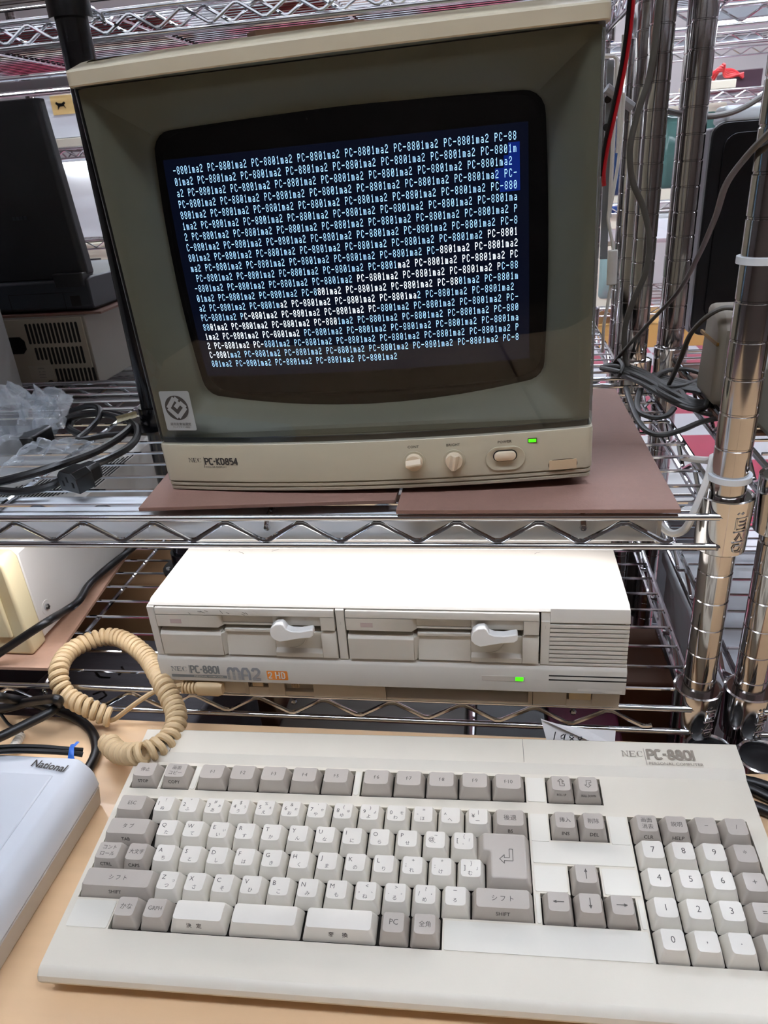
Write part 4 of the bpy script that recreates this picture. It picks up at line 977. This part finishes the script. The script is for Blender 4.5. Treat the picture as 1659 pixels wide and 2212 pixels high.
m = MB(); bag_part(m, atZ(-20, 1032, SZ+6), atZ(205, 985, SZ+8), atZ(60, 962, SZ+20), atZ(222, 958, SZ+16), 14, 4.1, 30, 16); m.build('loose_flap', M_film, bg, angle=25)
m = MB(); bag_part(m, atZ(70, 935, SZ+18), atZ(140, 925, SZ+12), atZ(72, 872, SZ+22), atZ(158, 852, SZ+14), 12, 8.2, 20, 16); m.build('bag_mouth', M_film, bg, angle=25)
c = atZ(50, 975, SZ)
MB().loft([[c+Vector((x, y, z)) for x, y in rrect(-70, 24, -14, 26, 5)] for z in (1, 20)]).build('dark_part', M_black, bg, bevel=2)

# grey cabinet side at the far left of the monitor shelf
t = thing('grey_cabinet', 'grey boxy cabinet at the left end of the monitor shelf', 'cabinet', (-760, 700, SZ))
MB().box(-900, -622, 560, 872, SZ, -20).build('body', mat('mid_grey_enamel', '8f8d8b', .5, var=.05), t, bevel=3)
for q in (-900, -640): MB().box(q, q+14, 561, 575, SZ-.2, SZ+1).build('foot', M_rubber, t)

# ---------------------------------------------------------------- rear rack, left: computer seen from behind, laptop on it
RZ = -268+5
rc = thing('desktop_computer', 'grey desktop computer showing its slotted back panel, under the dark laptop', 'computer', (-690, 962, RZ))
M_rg = mat('warm_grey_case', '9b968c', .5, var=.04)
MB().box(-950, -566, 964, 1320, RZ, -164).build('case', M_rg, rc, bevel=1.5)
MB().box(-948, -570, 961.5, 964.5, RZ+2, -166).build('back_panel', mat('pale_back_panel', 'b5ad9d', .5), rc, bevel=.5)
def slot(parent, x, z0, z1, y=961.2):
    m = MB(); m.prism(rrect(x-1.9, x+1.9, z0, z1, 1.8, 4), 'y', y, y+1); return m
sl = MB()
for k in range(13): sl.prism(rrect(-655.5+6.35*k-1.9, -655.5+6.35*k+1.9, -201, -172, 1.8, 3), 'y', 961.1, 962)
for k in range(12): sl.prism(rrect(-650+6.35*k-1.9, -650+6.35*k+1.9, -224 if k < 3 else -231, -206, 1.8, 3), 'y', 961.1, 962)
for k in range(10): sl.prism(rrect(-627+6.35*k-1.9, -627+6.35*k+1.9, -262, -237, 1.8, 3), 'y', 961.1, 962)
sl.build('vent_slots', M_dark, rc)
MB().prism([(-700, -214), (-700, -190), (-670, -190), (-664, -196), (-664, -208), (-670, -214)], 'y', 960.6, 962).build('power_inlet', M_black, rc)
o = MB(); o.box(-669, -632, 961, 962, -252, -232); lbp = o.build('rating_label', mat('label_silver', 'bdb6a8', .5), rc)
o = MB(); 
for k, (s, z) in enumerate((('■■■', -237), ('■■ ■■■', -242), ('■■■■', -246), ('■■■■ ■■', -250))): o.text('AC 100V' if k == 1 else '50/60Hz', 3, lambda u, v, z=z: (-655+u, 960.9, z+v), 'l')
o.build('label_print', M_ink, lbp, flat=True)
for k in range(3): MB().lathe([(0, 960.2), (3, 960.2), (3.2, 961), (5.4, 961), (5.4, 962)], (-640+14*k, 0, -263+4), 'y', 16).build('jack', mat('jack_black', '2c2622', .4), rc)
sheet('hardboard_sheet', [(-940, 966), (-540, 966), (-540, 1290), (-940, 1290)], -163.6, 3, M_hard, 'brown hardboard sheet between the laptop and the grey computer', 'board')
lp = thing('laptop', 'dark grey laptop seen from behind with its lid open, on the grey computer', 'laptop', (-690, 985, -160.5))
M_lap = mat('charcoal_plastic', '1f2124', .5, var=.05); M_lap2 = mat('slate_plastic', '2f343b', .5, var=.05)
B0 = -160.4
MB().prism([(975, B0+2), (971, B0+6), (971, B0+42), (985, B0+46), (1250, B0+40), (1250, B0)], 'x', -920, -552).build('base', M_lap2, lp, bevel=3)
ln = MB(); ln.box(-676, -574, 970.6, 971.2, B0+26.4, B0+27); ln.box(-676, -675.4, 970.6, 971.2, B0+4, B0+27); ln.box(-593, -592.4, 970.6, 971.2, B0+4, B0+27); ln.build('port_cover_seam', M_dark, lp)
MB().box(-583, -569, 970.2, 972, B0+8, B0+22).build('lock_port', M_dark, lp)
# lid leans back a little; the right edge slopes as the housing tapers
lt = MB(); z0, z1 = B0+44, 102
lt.loft([[Vector((x, y+8, z)) for x, y, z in ((-930, 968, z0), (-560, 968, z0), (-554, 974, z0+6), (-554, 990, z0+6), (-560, 996, z0), (-930, 996, z0))],
         [Vector((x, y+8, z)) for x, y, z in ((-930, 975, z1), (-574, 975, z1), (-569, 981, z1), (-569, 993, z1), (-574, 997, z1), (-930, 997, z1))]])
lid = lt.build('lid', M_lap, lp, bevel=1.5)
MB().loft([[Vector((x, y, z)) for x, y in rrect(-600, -556, 966, 1000, 4)] for z in (z0-10, z0+8)]).build('hinge', M_lap, lp, bevel=1)
lgl = MB(); 
for k in range(4): lgl.box(-640+5.5*k, -636+5.5*k, 974.0, 975.5, -38, -33.5)
lgl.build('raised_letters', M_lap2, lid)
# lamps under the rear top shelves
M_lampf = mat('lamp_diffuser_far', 'ffffff', .5, emit='f4fbff', estr=FAR_E)
shelf_lamp('white LED strip lamp behind the laptop, under the back of the top shelf', -1000, -420, 1348, 1400, 150, 166, M_lampf)
shelf_lamp('white LED strip lamp behind the dark tower, under the back of the top shelf', 325, 900, 1380, 1440, 156, 180, M_lampf)
# red and white boxes on top of the racks
M_red = mat('red_board', 'b3202a', .5); M_card = mat('brown_cardboard', 'a9835c', .7, var=.08, scale=60)
def pbox(name, label, cat, x0, x1, y0, y1, z0, z1, m, bevel=2.0, group=None):
    return tag(MB().box(x0, x1, y0, y1, z0, z1).build(name, m, base=((x0+x1)/2, (y0+y1)/2, z0), bevel=bevel), label, cat, group)
TS = Z1+5
pbox('storage_box', 'flat red box on the top shelf beside the black post', 'box', -760, -400, 985, 1080, TS, TS+5, M_red)
pbox('storage_box', 'flat red box on the top shelf above the left half of the monitor', 'box', -330, -190, 985, 1080, TS, TS+5, M_red)
pbox('storage_box', 'wide off-white box on the top shelf above the monitor', 'box', -330, 60, 560, 880, TS, TS+160, M_white)
pbox('storage_box', 'off-white box on the top shelf left of the black post', 'box', -760, -400, 560, 880, TS, TS+120, M_white)
sheet('hardboard_sheet', [(-1000, 1086), (140, 1086), (140, 1334), (-1000, 1334)], TS, 4, mat('purple_brown_backing', '5c4b4e', .6), 'added dark purple-brown sheet backing the wires of the rear top shelf', 'board')  # added sheet, darkens the view up between the shelf wires
hb = MB(); hx, hy = -205, 1000
ring = [(hx+34*math.cos(2*PI*k/28), hy+34*math.sin(2*PI*k/28)) for k in range(28)]
outr = []
for x, y in ring:
    dx, dy = x-hx, y-hy; s = 70/max(abs(dx), abs(dy)); outr.append((hx+dx*s, hy+dy*s))
zb_ = Z1-40
hb.loft([[(x, y, zb_) for x, y in ring], [(x, y, zb_) for x, y in outr], [(x, y, zb_+9) for x, y in outr], [(x, y, zb_+9) for x, y in ring], [(x, y, zb_) for x, y in ring]], False, False)
ho = hb.build('holed_board', M_hard2, base=(hx, hy, zb_)); tag(ho, 'small pale brown board with a round hole hung under the shelf above the monitor', 'board')
MB().tube([(hx-60, hy-40, zb_+8), (hx-60, hy-40, Z1)], 1.2, 6).build('hanger', M_chrome, ho); MB().tube([(hx+60, hy+40, zb_+8), (hx+60, hy+40, Z1)], 1.2, 6).build('hanger', M_chrome, ho)

# ---------------------------------------------------------------- right: tower, devices and cables
NS = Z2+14+5
tw = thing('tower_computer', 'slim grey tower with a black front standing between the chrome poles', 'computer', (300, 990, NS))
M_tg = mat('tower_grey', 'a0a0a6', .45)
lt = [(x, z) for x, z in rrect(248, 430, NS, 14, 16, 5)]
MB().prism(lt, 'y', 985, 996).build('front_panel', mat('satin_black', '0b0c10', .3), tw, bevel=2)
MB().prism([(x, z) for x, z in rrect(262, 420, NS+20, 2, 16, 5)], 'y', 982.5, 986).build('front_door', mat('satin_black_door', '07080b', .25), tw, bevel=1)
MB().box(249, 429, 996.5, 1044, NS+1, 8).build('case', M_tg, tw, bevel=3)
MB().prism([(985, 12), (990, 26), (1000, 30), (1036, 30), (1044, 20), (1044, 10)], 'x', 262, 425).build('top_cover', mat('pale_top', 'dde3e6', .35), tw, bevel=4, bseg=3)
# beige rounded device close behind the near pole
bd = thing('beige_device', 'beige rounded device on the shelf half hidden behind the near chrome pole', 'device', (240, 700, NS))
m = MB(); m.prism([(690, NS+2), (690, -158), (700, -146), (722, -141), (740, -141), (752, NS+2)], 'x', 200, 285); m.build('body', mat('beige_grey_shell', '8f877a', .5), bd, bevel=6, bseg=3)
m = MB(); m.box(198.8, 201, 692, 750, -172, -169); m.build('seam', mat('yellow_seam', '7a5a20', .5), bd)
pbox('display_monitor', 'olive-grey monitor back at the right edge of the photo behind the near pole', 'monitor', 222, 470, 575, 680, NS, -168, mat('olive_grey_shell', '77756a', .5), 8)
sheet('hardboard_sheet', [(206, 640), (620, 640), (620, 880), (206, 880)], NS-9.4, 3, M_hard, 'brown hardboard sheet under the wires right of the near pole', 'board')
M_cab = mat('grey_cable', '55514a', .5); M_cabd = mat('dark_grey_cable', '2a2825', .5)
c1 = cpath([(1432, -60, 'Y', 872), (1418, 60, 'Y', 872), (1404, 160, 'Y', 872), (1376, 250, 'Y', 868), (1361, 320, 'Y', 866), (1366, 390, 'Y', 866), (1390, 450, 'Y', 868), (1403, 520, 'Y', 868), (1394, 590, 'Y', 866), (1368, 650, 'Y', 866), (1350, 710, 'Y', 866), (1352, 780, 'Y', 864), (1372, 802, 'Z', Z2+10)])
cable('grey_cable', 'flat grey twin cable hanging in front of the back pole beside the monitor', 'cable', c1, 3.3, M_cab, r2=2.0, n=10)
c2 = cpath([(1720, 215, 'Y', 478), (1668, 280, 'Y', 486), (1615, 335, 'Y', 520), (1568, 400, 'Y', 600), (1545, 470, 'Y', 680), (1510, 550, 'Y', 760), (1465, 630, 'Y', 820), (1400, 700, 'Y', 850), (1350, 755, 'Y', 860), (1322, 790, 'Z', Z2+9)])
cable('grey_cable', 'grey twin cable slanting from behind the near pole down to the tangle on the shelf', 'cable', c2, 3.3, M_cab, r2=2.0, n=10)
c3 = cpath([(1600, 668, 'Y', 690), (1560, 666, 'Y', 690), (1520, 690, 'Y', 700), (1490, 725, 'Y', 720), (1468, 780, 'Y', 740), (1445, 830, 'Z', Z2+16), (1425, 850, 'Z', Z2+12)])
cable('grey_cable', 'grey cable arching from the beige device down to the tangle on the shelf', 'cable', c3, 3.4, M_cab, r2=2.2, n=10)
c4 = cpath([(1720, 150, 'Y', 936), (1650, 205, 'Y', 936), (1600, 235, 'Y', 936), (1560, 248, 'Y', 936), (1515, 252, 'Y', 938), (1470, 246, 'Y', 940), (1430, 236, 'Y', 940), (1380, 220, 'Y', 940)])
cable('grey_cable', 'pale grey cable sagging across the top of the dark tower', 'cable', c4, 4.4, mat('pale_grey_cable', '8d8b88', .5), r2=3, n=10)
# bundle on the shelf
Zs = Z2+5
bn = thing('cable_bundle', 'bundled dark grey cable folded and tied on the shelf right of the monitor', 'cable', atZ(1430, 850, Zs))
for k in range(5):
    o = k*5.2
    MB().tube(cpath([(1300, 792+o*.2, 'Z', Zs+6), (1335, 786+o, 'Z', Zs+9+(k % 2)*4), (1390, 803+o*1.3, 'Z', Zs+10+(k % 3)*3), (1440, 834+o*1.3, 'Z', Zs+9+(k % 2)*4), (1490, 862+o*1.0, 'Z', Zs+8), (1522, 868+o*.6, 'Z', Zs+7), (1530, 856+o*.4, 'Z', Zs+10+k), (1508, 846-o*.5, 'Z', Zs+12), (1460, 838-o*.8, 'Z', Zs+8), (1410, 822-o*.6, 'Z', Zs+5)], 6), 3.3, 8, r2=2.4).build('strand', M_cabd, bn)
q = [atZ(1334, 776, Zs+14), atZ(1345, 790, Zs+22), atZ(1336, 812, Zs+12), atZ(1326, 800, Zs+3)]
MB().tube(spline(q, 5, True), 2.2, 7, closed=True).build('tie', M_cabd, bn)
for i, (lab, pts) in enumerate((
    ('dark grey cable hanging in a long loop below the tangle right of the monitor', [(1352, 838, 'Z', Zs+5), (1362, 870, 'Z', Zs+4), (1376, 905, 'Z', Zs+4), (1398, 931, 'Z', Zs+4), (1430, 940, 'Z', Zs+4), (1475, 928, 'Z', Zs+4), (1520, 910, 'Z', Zs+4), (1590, 898, 'Z', Zs+4)]),
    ('dark grey cable curling in a small loop beside the hardboard edge', [(1384, 842, 'Z', Zs+5), (1376, 868, 'Z', Zs+4), (1382, 890, 'Z', Zs+4), (1410, 902, 'Z', Zs+4), (1440, 898, 'Z', Zs+4), (1456, 882, 'Z', Zs+5)]),
    ('dark grey cable arching over the tangle towards the near pole', [(1408, 824, 'Z', Zs+6), (1430, 804, 'Z', Zs+12), (1470, 797, 'Z', Zs+14), (1505, 803, 'Z', Zs+14), (1530, 815, 'Z', Zs+10), (1535, 835, 'Z', Zs+6)]),
    ('dark grey cable rising from the tangle to behind the near pole', [(1440, 838, 'Z', Zs+10), (1480, 832, 'Z', Zs+12), (1520, 815, 'Z', Zs+14), (1560, 792, 'Z', Zs+16), (1610, 770, 'Z', Zs+14)]),
    ('dark grey cable running flat from the tangle to the neighbouring rack', [(1445, 850, 'Z', Zs+10), (1490, 836, 'Z', Zs+8), (1540, 832, 'Z', Zs+6), (1610, 836, 'Z', Zs+6)]),
    ('dark grey cable leaving the folded bundle along the shelf wires', [(1470, 845, 'Z', Zs+12), (1488, 870, 'Z', Zs+8), (1510, 888, 'Z', Zs+4), (1545, 895, 'Z', Zs+4), (1600, 888, 'Z', Zs+4)]))):
    cable('loose_cable', lab, 'cable', cpath(pts), 3.2, M_cabd, r2=2.3)
# red and black wire pair, white cords and bracket right of the monitor
rw = thing('speaker_wire', 'red and black twin wire hanging down beside the right edge of the monitor', 'wire', atY(1303, 400, 640))
pr2 = [(1372, -60, 'Y', 640), (1364, 40, 'Y', 640), (1352, 130, 'Y', 640), (1334, 220, 'Y', 640), (1314, 310, 'Y', 640), (1304, 370, 'Y', 640), (1305, 402, 'Y', 640)]
MB().tube(cpath(pr2), 1.7, 7).build('red_wire', mat('red_insulation', 'b0101c', .35), rw); MB().tube([p+Vector((-2.6, -.6, 0)) for p in cpath(pr2)[:-6]], 1.5, 7).build('black_wire', M_black, rw)
wc = thing('adapter_cord', 'white cord with an inline block hanging behind the right edge of the monitor', 'cord', atY(1320, 600, 760))
MB().tube(cpath([(1348, 200, 'Y', 760), (1338, 330, 'Y', 760), (1322, 430, 'Y', 760), (1314, 470, 'Y', 760), (1322, 520, 'Y', 760), (1325, 545, 'Y', 760)]), 1.6, 7).build('cord', M_white, wc)
MB().tube([atY(1324, 540, 760), atY(1321, 615, 760)], 5, 10, r2=3.4).build('inline_block', M_white, wc, bevel=.8)
MB().tube(cpath([(1320, 615, 'Y', 760), (1312, 660, 'Y', 760), (1304, 705, 'Y', 760), (1302, 760, 'Y', 770)]), 1.6, 7).build('cord_end', M_white, wc)
wb = thing('white_stand', 'white wire stand behind the right edge of the monitor', 'stand', atY(1325, 700, 800))
MB().tube([atY(1305, 121, 800), atY(1326, 121, 800), atY(1333, 128, 800), atY(1330, 200, 800), atY(1316, 470, 806)], 2.0, 8).build('frame', M_white, wb)
MB().tube([atY(1348, 75, 800), atY(1341, 200, 800), atY(1334, 330, 804)], 2.0, 8).build('upright', M_white, wb)
MB().tube([atY(1310, 190, 800), atY(1366, 232, 806)], 4.5, 8).build('arm', mat('grey_enamel', '9a9da1', .4), wb)
g0 = [atY(1312, 130, 806), atY(1327, 130, 806), atY(1312, 560, 812), atY(1296, 560, 812)]
m = MB(); m.loft([g0, [p+Vector((0, 3, 0)) for p in g0]]); pl_ = m.build('plate', mat('grey_enamel_plate', '85888c', .4), wb)
for py in (215, 275): c = atY(1313-(py-215)*.06, py, 804.5); MB().lathe([(0, c.y), (3.2, c.y), (3.2, c.y+2), (0, c.y+2)], (c.x, 0, c.z), 'y', 12).build('hole', M_dark, pl_)
# cords right of the keyboard
for lab, pts in (('black cord on the table right of the keyboard, uppermost of three', [(1570, 1674, 'Z', TZ+4.3), (1615, 1688, 'Z', TZ+4.3), (1640, 1694, 'Z', TZ+4.3), (1720, 1722, 'Z', TZ+4.3)]),
                 ('black cord on the table right of the keyboard, middle of three', [(1580, 1690, 'Z', TZ+4.3), (1625, 1706, 'Z', TZ+4.3), (1660, 1722, 'Z', TZ+4.3), (1720, 1748, 'Z', TZ+4.3)]),
                 ('black cord on the table right of the keyboard, lowest of three', [(1600, 1732, 'Z', TZ+4.3), (1640, 1746, 'Z', TZ+4.3), (1660, 1754, 'Z', TZ+4.3), (1720, 1782, 'Z', TZ+4.3)])):
    cable('power_cord', lab, 'cord', cpath(pts), 4.3, M_rubber, 'black cords right of the keyboard', n=10)

# ---------------------------------------------------------------- paper note between table and shelf
M_paper = mat('white_paper', 'e4e2e0', .7)
P = lambda px, py, Y: atY(px, py, Y)
nt_ = thing('paper_note', 'white folded paper note with handwritten 1988 propped behind the keyboard', 'note', P(1250, 1600, 470))
m = MB(); m.loft([[P(1168, 1552, 474), P(1184, 1612, 462), P(1300, 1618, 462), P(1298, 1606, 463), P(1235, 1580, 470)], [P(1168, 1552, 474.5), P(1184, 1612, 462.5), P(1300, 1618, 462.5), P(1298, 1606, 463.5), P(1235, 1580, 470.5)]]); sh = m.build('sheet', M_paper, nt_, flat=True)
m = MB(); m.loft([[P(1168, 1553, 472), P(1205, 1564, 471), P(1262, 1574, 472), P(1330, 1578, 473), P(1328, 1609, 466), P(1296, 1611, 460)], [P(1168, 1553, 472.5), P(1205, 1564, 471.5), P(1262, 1574, 472.5), P(1330, 1578, 473.5), P(1328, 1609, 466.5), P(1296, 1611, 460.5)]]); m.build('folded_flap', M_paper, nt_, flat=True)
hw_ = MB()
for st in ([(1200, 1581), (1196, 1600)], [(1218, 1586), (1212, 1590), (1212, 1595), (1218, 1594), (1221, 1586), (1217, 1603)], [(1238, 1590), (1232, 1588), (1230, 1592), (1240, 1600), (1233, 1604), (1230, 1600), (1240, 1592)], [(1257, 1592), (1250, 1592), (1249, 1596), (1258, 1603), (1250, 1607), (1247, 1603), (1258, 1594)], [(1276, 1602), (1270, 1600), (1268, 1603), (1276, 1608), (1282, 1608)]):
    hw_.tube([P(x, y, 463.6-(y-1581)*.03+6*(1612-y)/60-2.2) for x, y in st], .45, 5)
hw_.build('handwriting', M_black, sh)

# ---------------------------------------------------------------- below the lower shelf
LZ = Z4+5
M_slate = mat('slate_wrap', '5b5a60', .55, var=.3, scale=60, stretch=(1, 4, 1), bump=.6, bscale=160)
sb = thing('wrapped_box', 'dark slate-coloured wrapped box with pen scribbles under the coiled cord', 'box', (-410, 650, LZ))
MB().prism([(-545, 522), (-318, 522), (-300, 700), (-520, 704)], 'z', LZ, -520).build('body', M_slate, sb, bevel=4)
sc_ = MB(); 
for st in ([(205, 1450), (215, 1462), (238, 1464)], [(262, 1440), (268, 1448), (256, 1458)], [(200, 1500), (222, 1492), (230, 1502), (214, 1512)]): sc_.tube([atZ(x, y, -519.4) for x, y in st], 1.4, 5, r2=.4)
sc_.build('scribble', M_black, sb)
pbox('storage_box', 'black ribbed crate below the hardboard at the far left', 'box', -860, -540, 540, 820, LZ, -600, mat('crate_black', '1c1b1c', .5), 4)
pbox('cardboard_box', 'brown cardboard box under the shelf behind the black post flange', 'box', -570, -300, 750, 905, LZ, -470, M_card, 3)
kb2 = thing('spare_keyboard', 'grey keyboard stored below the computer shelf', 'keyboard', (-150, 640, LZ))
MB().box(-275, -35, 540, 880, LZ, -640).build('case', mat('dim_grey_plastic', '6d6862', .5), kb2, bevel=4)
for j in range(4):
    m = MB()
    for i in range(9): m.box(-262+24*i, -241+24*i, 552+24*j, 573+24*j, -640, -632)
    m.build('key_row', mat('dim_key', '4b4740', .5), kb2)
pbox('storage_box', 'black box below the middle of the computer', 'box', -25, 60, 560, 800, LZ, -610, M_black, 3)
pbox('storage_box', 'dark magenta box below the right half of the computer', 'box', 64, 150, 600, 820, LZ, -640, mat('magenta_box', '5c1a35', .5), 3)
pbox('storage_box', 'low dim box on the lower rear shelf in front of the pale grey box', 'box', -900, -180, 952, 1052, -695, -480, mat('dim_grey_plastic', '6d6862', .5), 4)
pbox('storage_box', 'pale grey box on the lower rear shelf behind the cream machine', 'box', -900, -180, 1060, 1300, -695, -310, mat('pale_grey_box', 'a3a2a2', .6), 4)
wc_ = thing('plastic_crate', 'pale grey plastic crate standing under the neighbouring rack shelf', 'crate', (460, 740, LZ))
MB().box(228, 700, 600, 890, LZ, -500).build('body', mat('pale_grey_crate', 'd4d9e0', .5), wc_, bevel=6)
MB().box(222, 706, 594, 896, -514, -496).build('rim', mat('pale_grey_crate', 'aeb2b8', .5), wc_, bevel=3)
pbox('cardboard_box', 'dark brown box under the right end of the computer shelf', 'box', 154, 216, 740, 860, LZ, -596, mat('dark_brown_box', '5a3218', .6), 3)
pbox('storage_box', 'black box under the right end of the computer shelf', 'box', 154, 216, 560, 730, LZ, -690, M_black, 3)
pbox('storage_box', 'pale grey box on the lower rear shelf right of the computer', 'box', 20, 330, 955, 1300, -695, -480, mat('pale_grey_box', 'a3a2a2', .6), 4)

# ---------------------------------------------------------------- far racks
def far_rack(label, x0, x1, y0, y1, zs):
    t = thing('wire_shelving_rack', label, 'shelving rack', ((x0+x1)/2, y0, -1206), 'far wire racks')
    for x in (x0, x1):
        for y in (y0, y1): pole(t, x, y)
    for z in zs: wire_shelf(t, x0, x1, y0, y1, z, rng(y0+4, y1, 60), (x0+200, x0+700), 20, 62, detail=False)
far_rack('chrome rack of old computers far behind the laptop', -1262, -74, 2150, 2560, (250, 92, -150, -560))
far_rack('chrome rack of old monitors far behind the dark tower', 300, 1488, 2600, 3010, (262, 118, -178, -500))
M_fb = mat('far_white_box', 'dfe1e4', .6); M_fc = mat('far_cream_case', 'd8d0bc', .5); M_fd = mat('far_dark', '22242a', .4)
cb_ = thing('carton', 'white carton with a yellow cat label far behind the laptop', 'carton', (-1200, 2200, 121))
MB().box(-1290, -1090, 2170, 2440, 121, 228).build('body', M_fb, cb_)
o = MB(); o.box(-1216, -1120, 2168.5, 2170.5, 178, 224); ol = o.build('label', mat('yellow_label', 'd9b878', .6), cb_)
o = MB(); pts = [(-1203, 205), (-1200, 210), (-1194, 206), (-1184, 205), (-1176, 209), (-1173, 205), (-1178, 201), (-1174, 192), (-1180, 198), (-1192, 197), (-1199, 190), (-1197, 199)]
o.prism(pts, 'y', 2167.6, 2168.6); o.build('cat_silhouette', M_black, ol)
pbox('far_machine', 'cream slab machine on the far rack beside the laptop lid', 'machine', -1250, -1100, 2165, 2500, 97, 119, M_fc)
pbox('carton', 'tall white carton on the far rack below the lamp', 'carton', -1225, -1060, 2170, 2480, -145, 62, M_fb)
shelf_lamp('short LED strip lamp on the far rack beside the laptop lid', -1232, -1000, 2150, 2180, 58, 66, M_lampf)
shelf_lamp('long LED strip lamp on top of the far rack behind the laptop', -1240, -120, 2165, 2200, 236, 250, M_lampf)
fm = thing('far_computer', 'cream computer with small knobs on the far rack low beside the laptop', 'computer', (-1170, 2200, -240))
MB().box(-1250, -1080, 2165, 2500, -235, -160).build('case', M_fc, fm, bevel=3)
MB().box(-1235, -1170, 2163, 2166, -208, -204).build('drive_slot', M_fd, fm)
for k in range(3): MB().lathe([(0, 2160), (4, 2160), (4, 2166), (0, 2166)], (-1225+18*k, 0, -222), 'y', 10).build('knob', M_fd, fm)
sheet('hardboard_sheet', [(-1255, 2160), (-1070, 2160), (-1070, 2520), (-1255, 2520)], -244, 8, mat('orange_board', 'b8703c', .6), 'orange-brown board under the far cream computer beside the laptop', 'board')
pbox('storage_box', 'pale green box low on the far rack beside the laptop hinge', 'box', -1250, -1120, 2165, 2400, -545, -330, mat('pale_green', '9cc09a', .6))
pbox('carton', 'white carton lowest on the far rack beside the laptop', 'carton', -1215, -1020, 2162, 2300, -320, -262, M_fb)
def far_crt(label, x0, x1, z0, z1, scol, bez, group=None):
    t = thing('crt_monitor', label, 'monitor', ((x0+x1)/2, 2610, z0))
    MB().loft([[(x, y, z) for x, z in rrect(x0+k, x1-k, z0+k, z1-k, 12)] for y, k in ((2612, 0), (2760, 0), (2930, 40))]).build('housing', bez, t)
    MB().loft([[(x, 2606, z) for x, z in rrect(x0, x1, z0, z1, 8)], [(x, 2612, z) for x, z in rrect(x0, x1, z0, z1, 8)]]).build('bezel', bez, t)
    w_ = (x1-x0)*.1
    MB().loft([[(x, 2602, z) for x, z in rrect(x0+w_*1.6, x1-w_*1.6, z0+w_*2.0, z1-w_*1.6, 14)], [(x, 2607, z) for x, z in rrect(x0+w_, x1-w_, z0+w_*1.5, z1-w_, 14)]]).build('screen', mat('far_screen_'+scol, scol, .08), t)
far_crt('far monitor with a dark blue screen beside the near monitor edge', 316, 452, -172, 96, '1c3050', M_fc)
far_crt('far cream monitor with a greenish screen between the back poles', 490, 690, -172, 88, '3b5550', M_fc)
far_crt('far monitor with a pale green-grey screen low beside the near monitor edge', 330, 480, -495, -305, '7d9390', M_fc)
pbox('far_machine', 'cream machine on the upper far rack between the back poles', 'machine', 378, 470, 2615, 2900, 152, 214, M_fc)
pbox('far_machine', 'white slab machine on the far rack just left of the back poles', 'machine', 340, 480, 2604, 2900, 123, 150, M_fb)
pbox('far_machine', 'long cream slab machine on the upper far rack right of the back poles', 'machine', 600, 710, 2610, 2860, 123, 146, M_fc)
pbox('dark_box', 'dark box on the upper far rack among red leads', 'box', 700, 790, 2640, 2800, 123, 170, mat('dark_plum', '3a2430', .5))
rl = thing('red_leads', 'red leads heaped on the upper far rack behind the tower', 'leads', (680, 2640, 147))
for k in range(5): MB().tube(spline([(610+12*k, 2625+10*k, 150), (650+6*k, 2630, 168+5*k), (700-4*k, 2640, 172-4*k), (735, 2636, 148+3*k)], 6), 4, 6).build('lead', M_red, rl)
pbox('far_machine', 'cream keyboard shelf machine under the far monitors left of the back poles', 'machine', 330, 470, 2590, 2900, -250, -205, M_fc)
pbox('far_machine', 'white rounded machine under the far monitors between the back poles', 'machine', 485, 640, 2590, 2900, -300, -215, M_fb, 14)
pbox('storage_box', 'blue box under the far shelf beside the near monitor edge', 'box', 345, 450, 2592, 2700, -250+40, -182, mat('blue_box', '1f3f7c', .5))
pbox('cardboard_box', 'yellow-brown box on the lowest far shelf between the back poles', 'box', 350, 780, 2595, 2900, -640, -560, mat('yellow_brown_box', 'b58c4e', .6))
for i, (x0, x1, y, z, lab) in enumerate(((330, 600, 2590, 238, 'short lamp high on the far rack just left of the back poles'), (625, 760, 2590, 238, 'short lamp high on the far rack right of the back poles'), (800, 1200, 2590, 238, 'long lamp high on the far rack above the tower'))):
    shelf_lamp(lab, x0, x1, y, y+30, z, z+14, M_lampf)
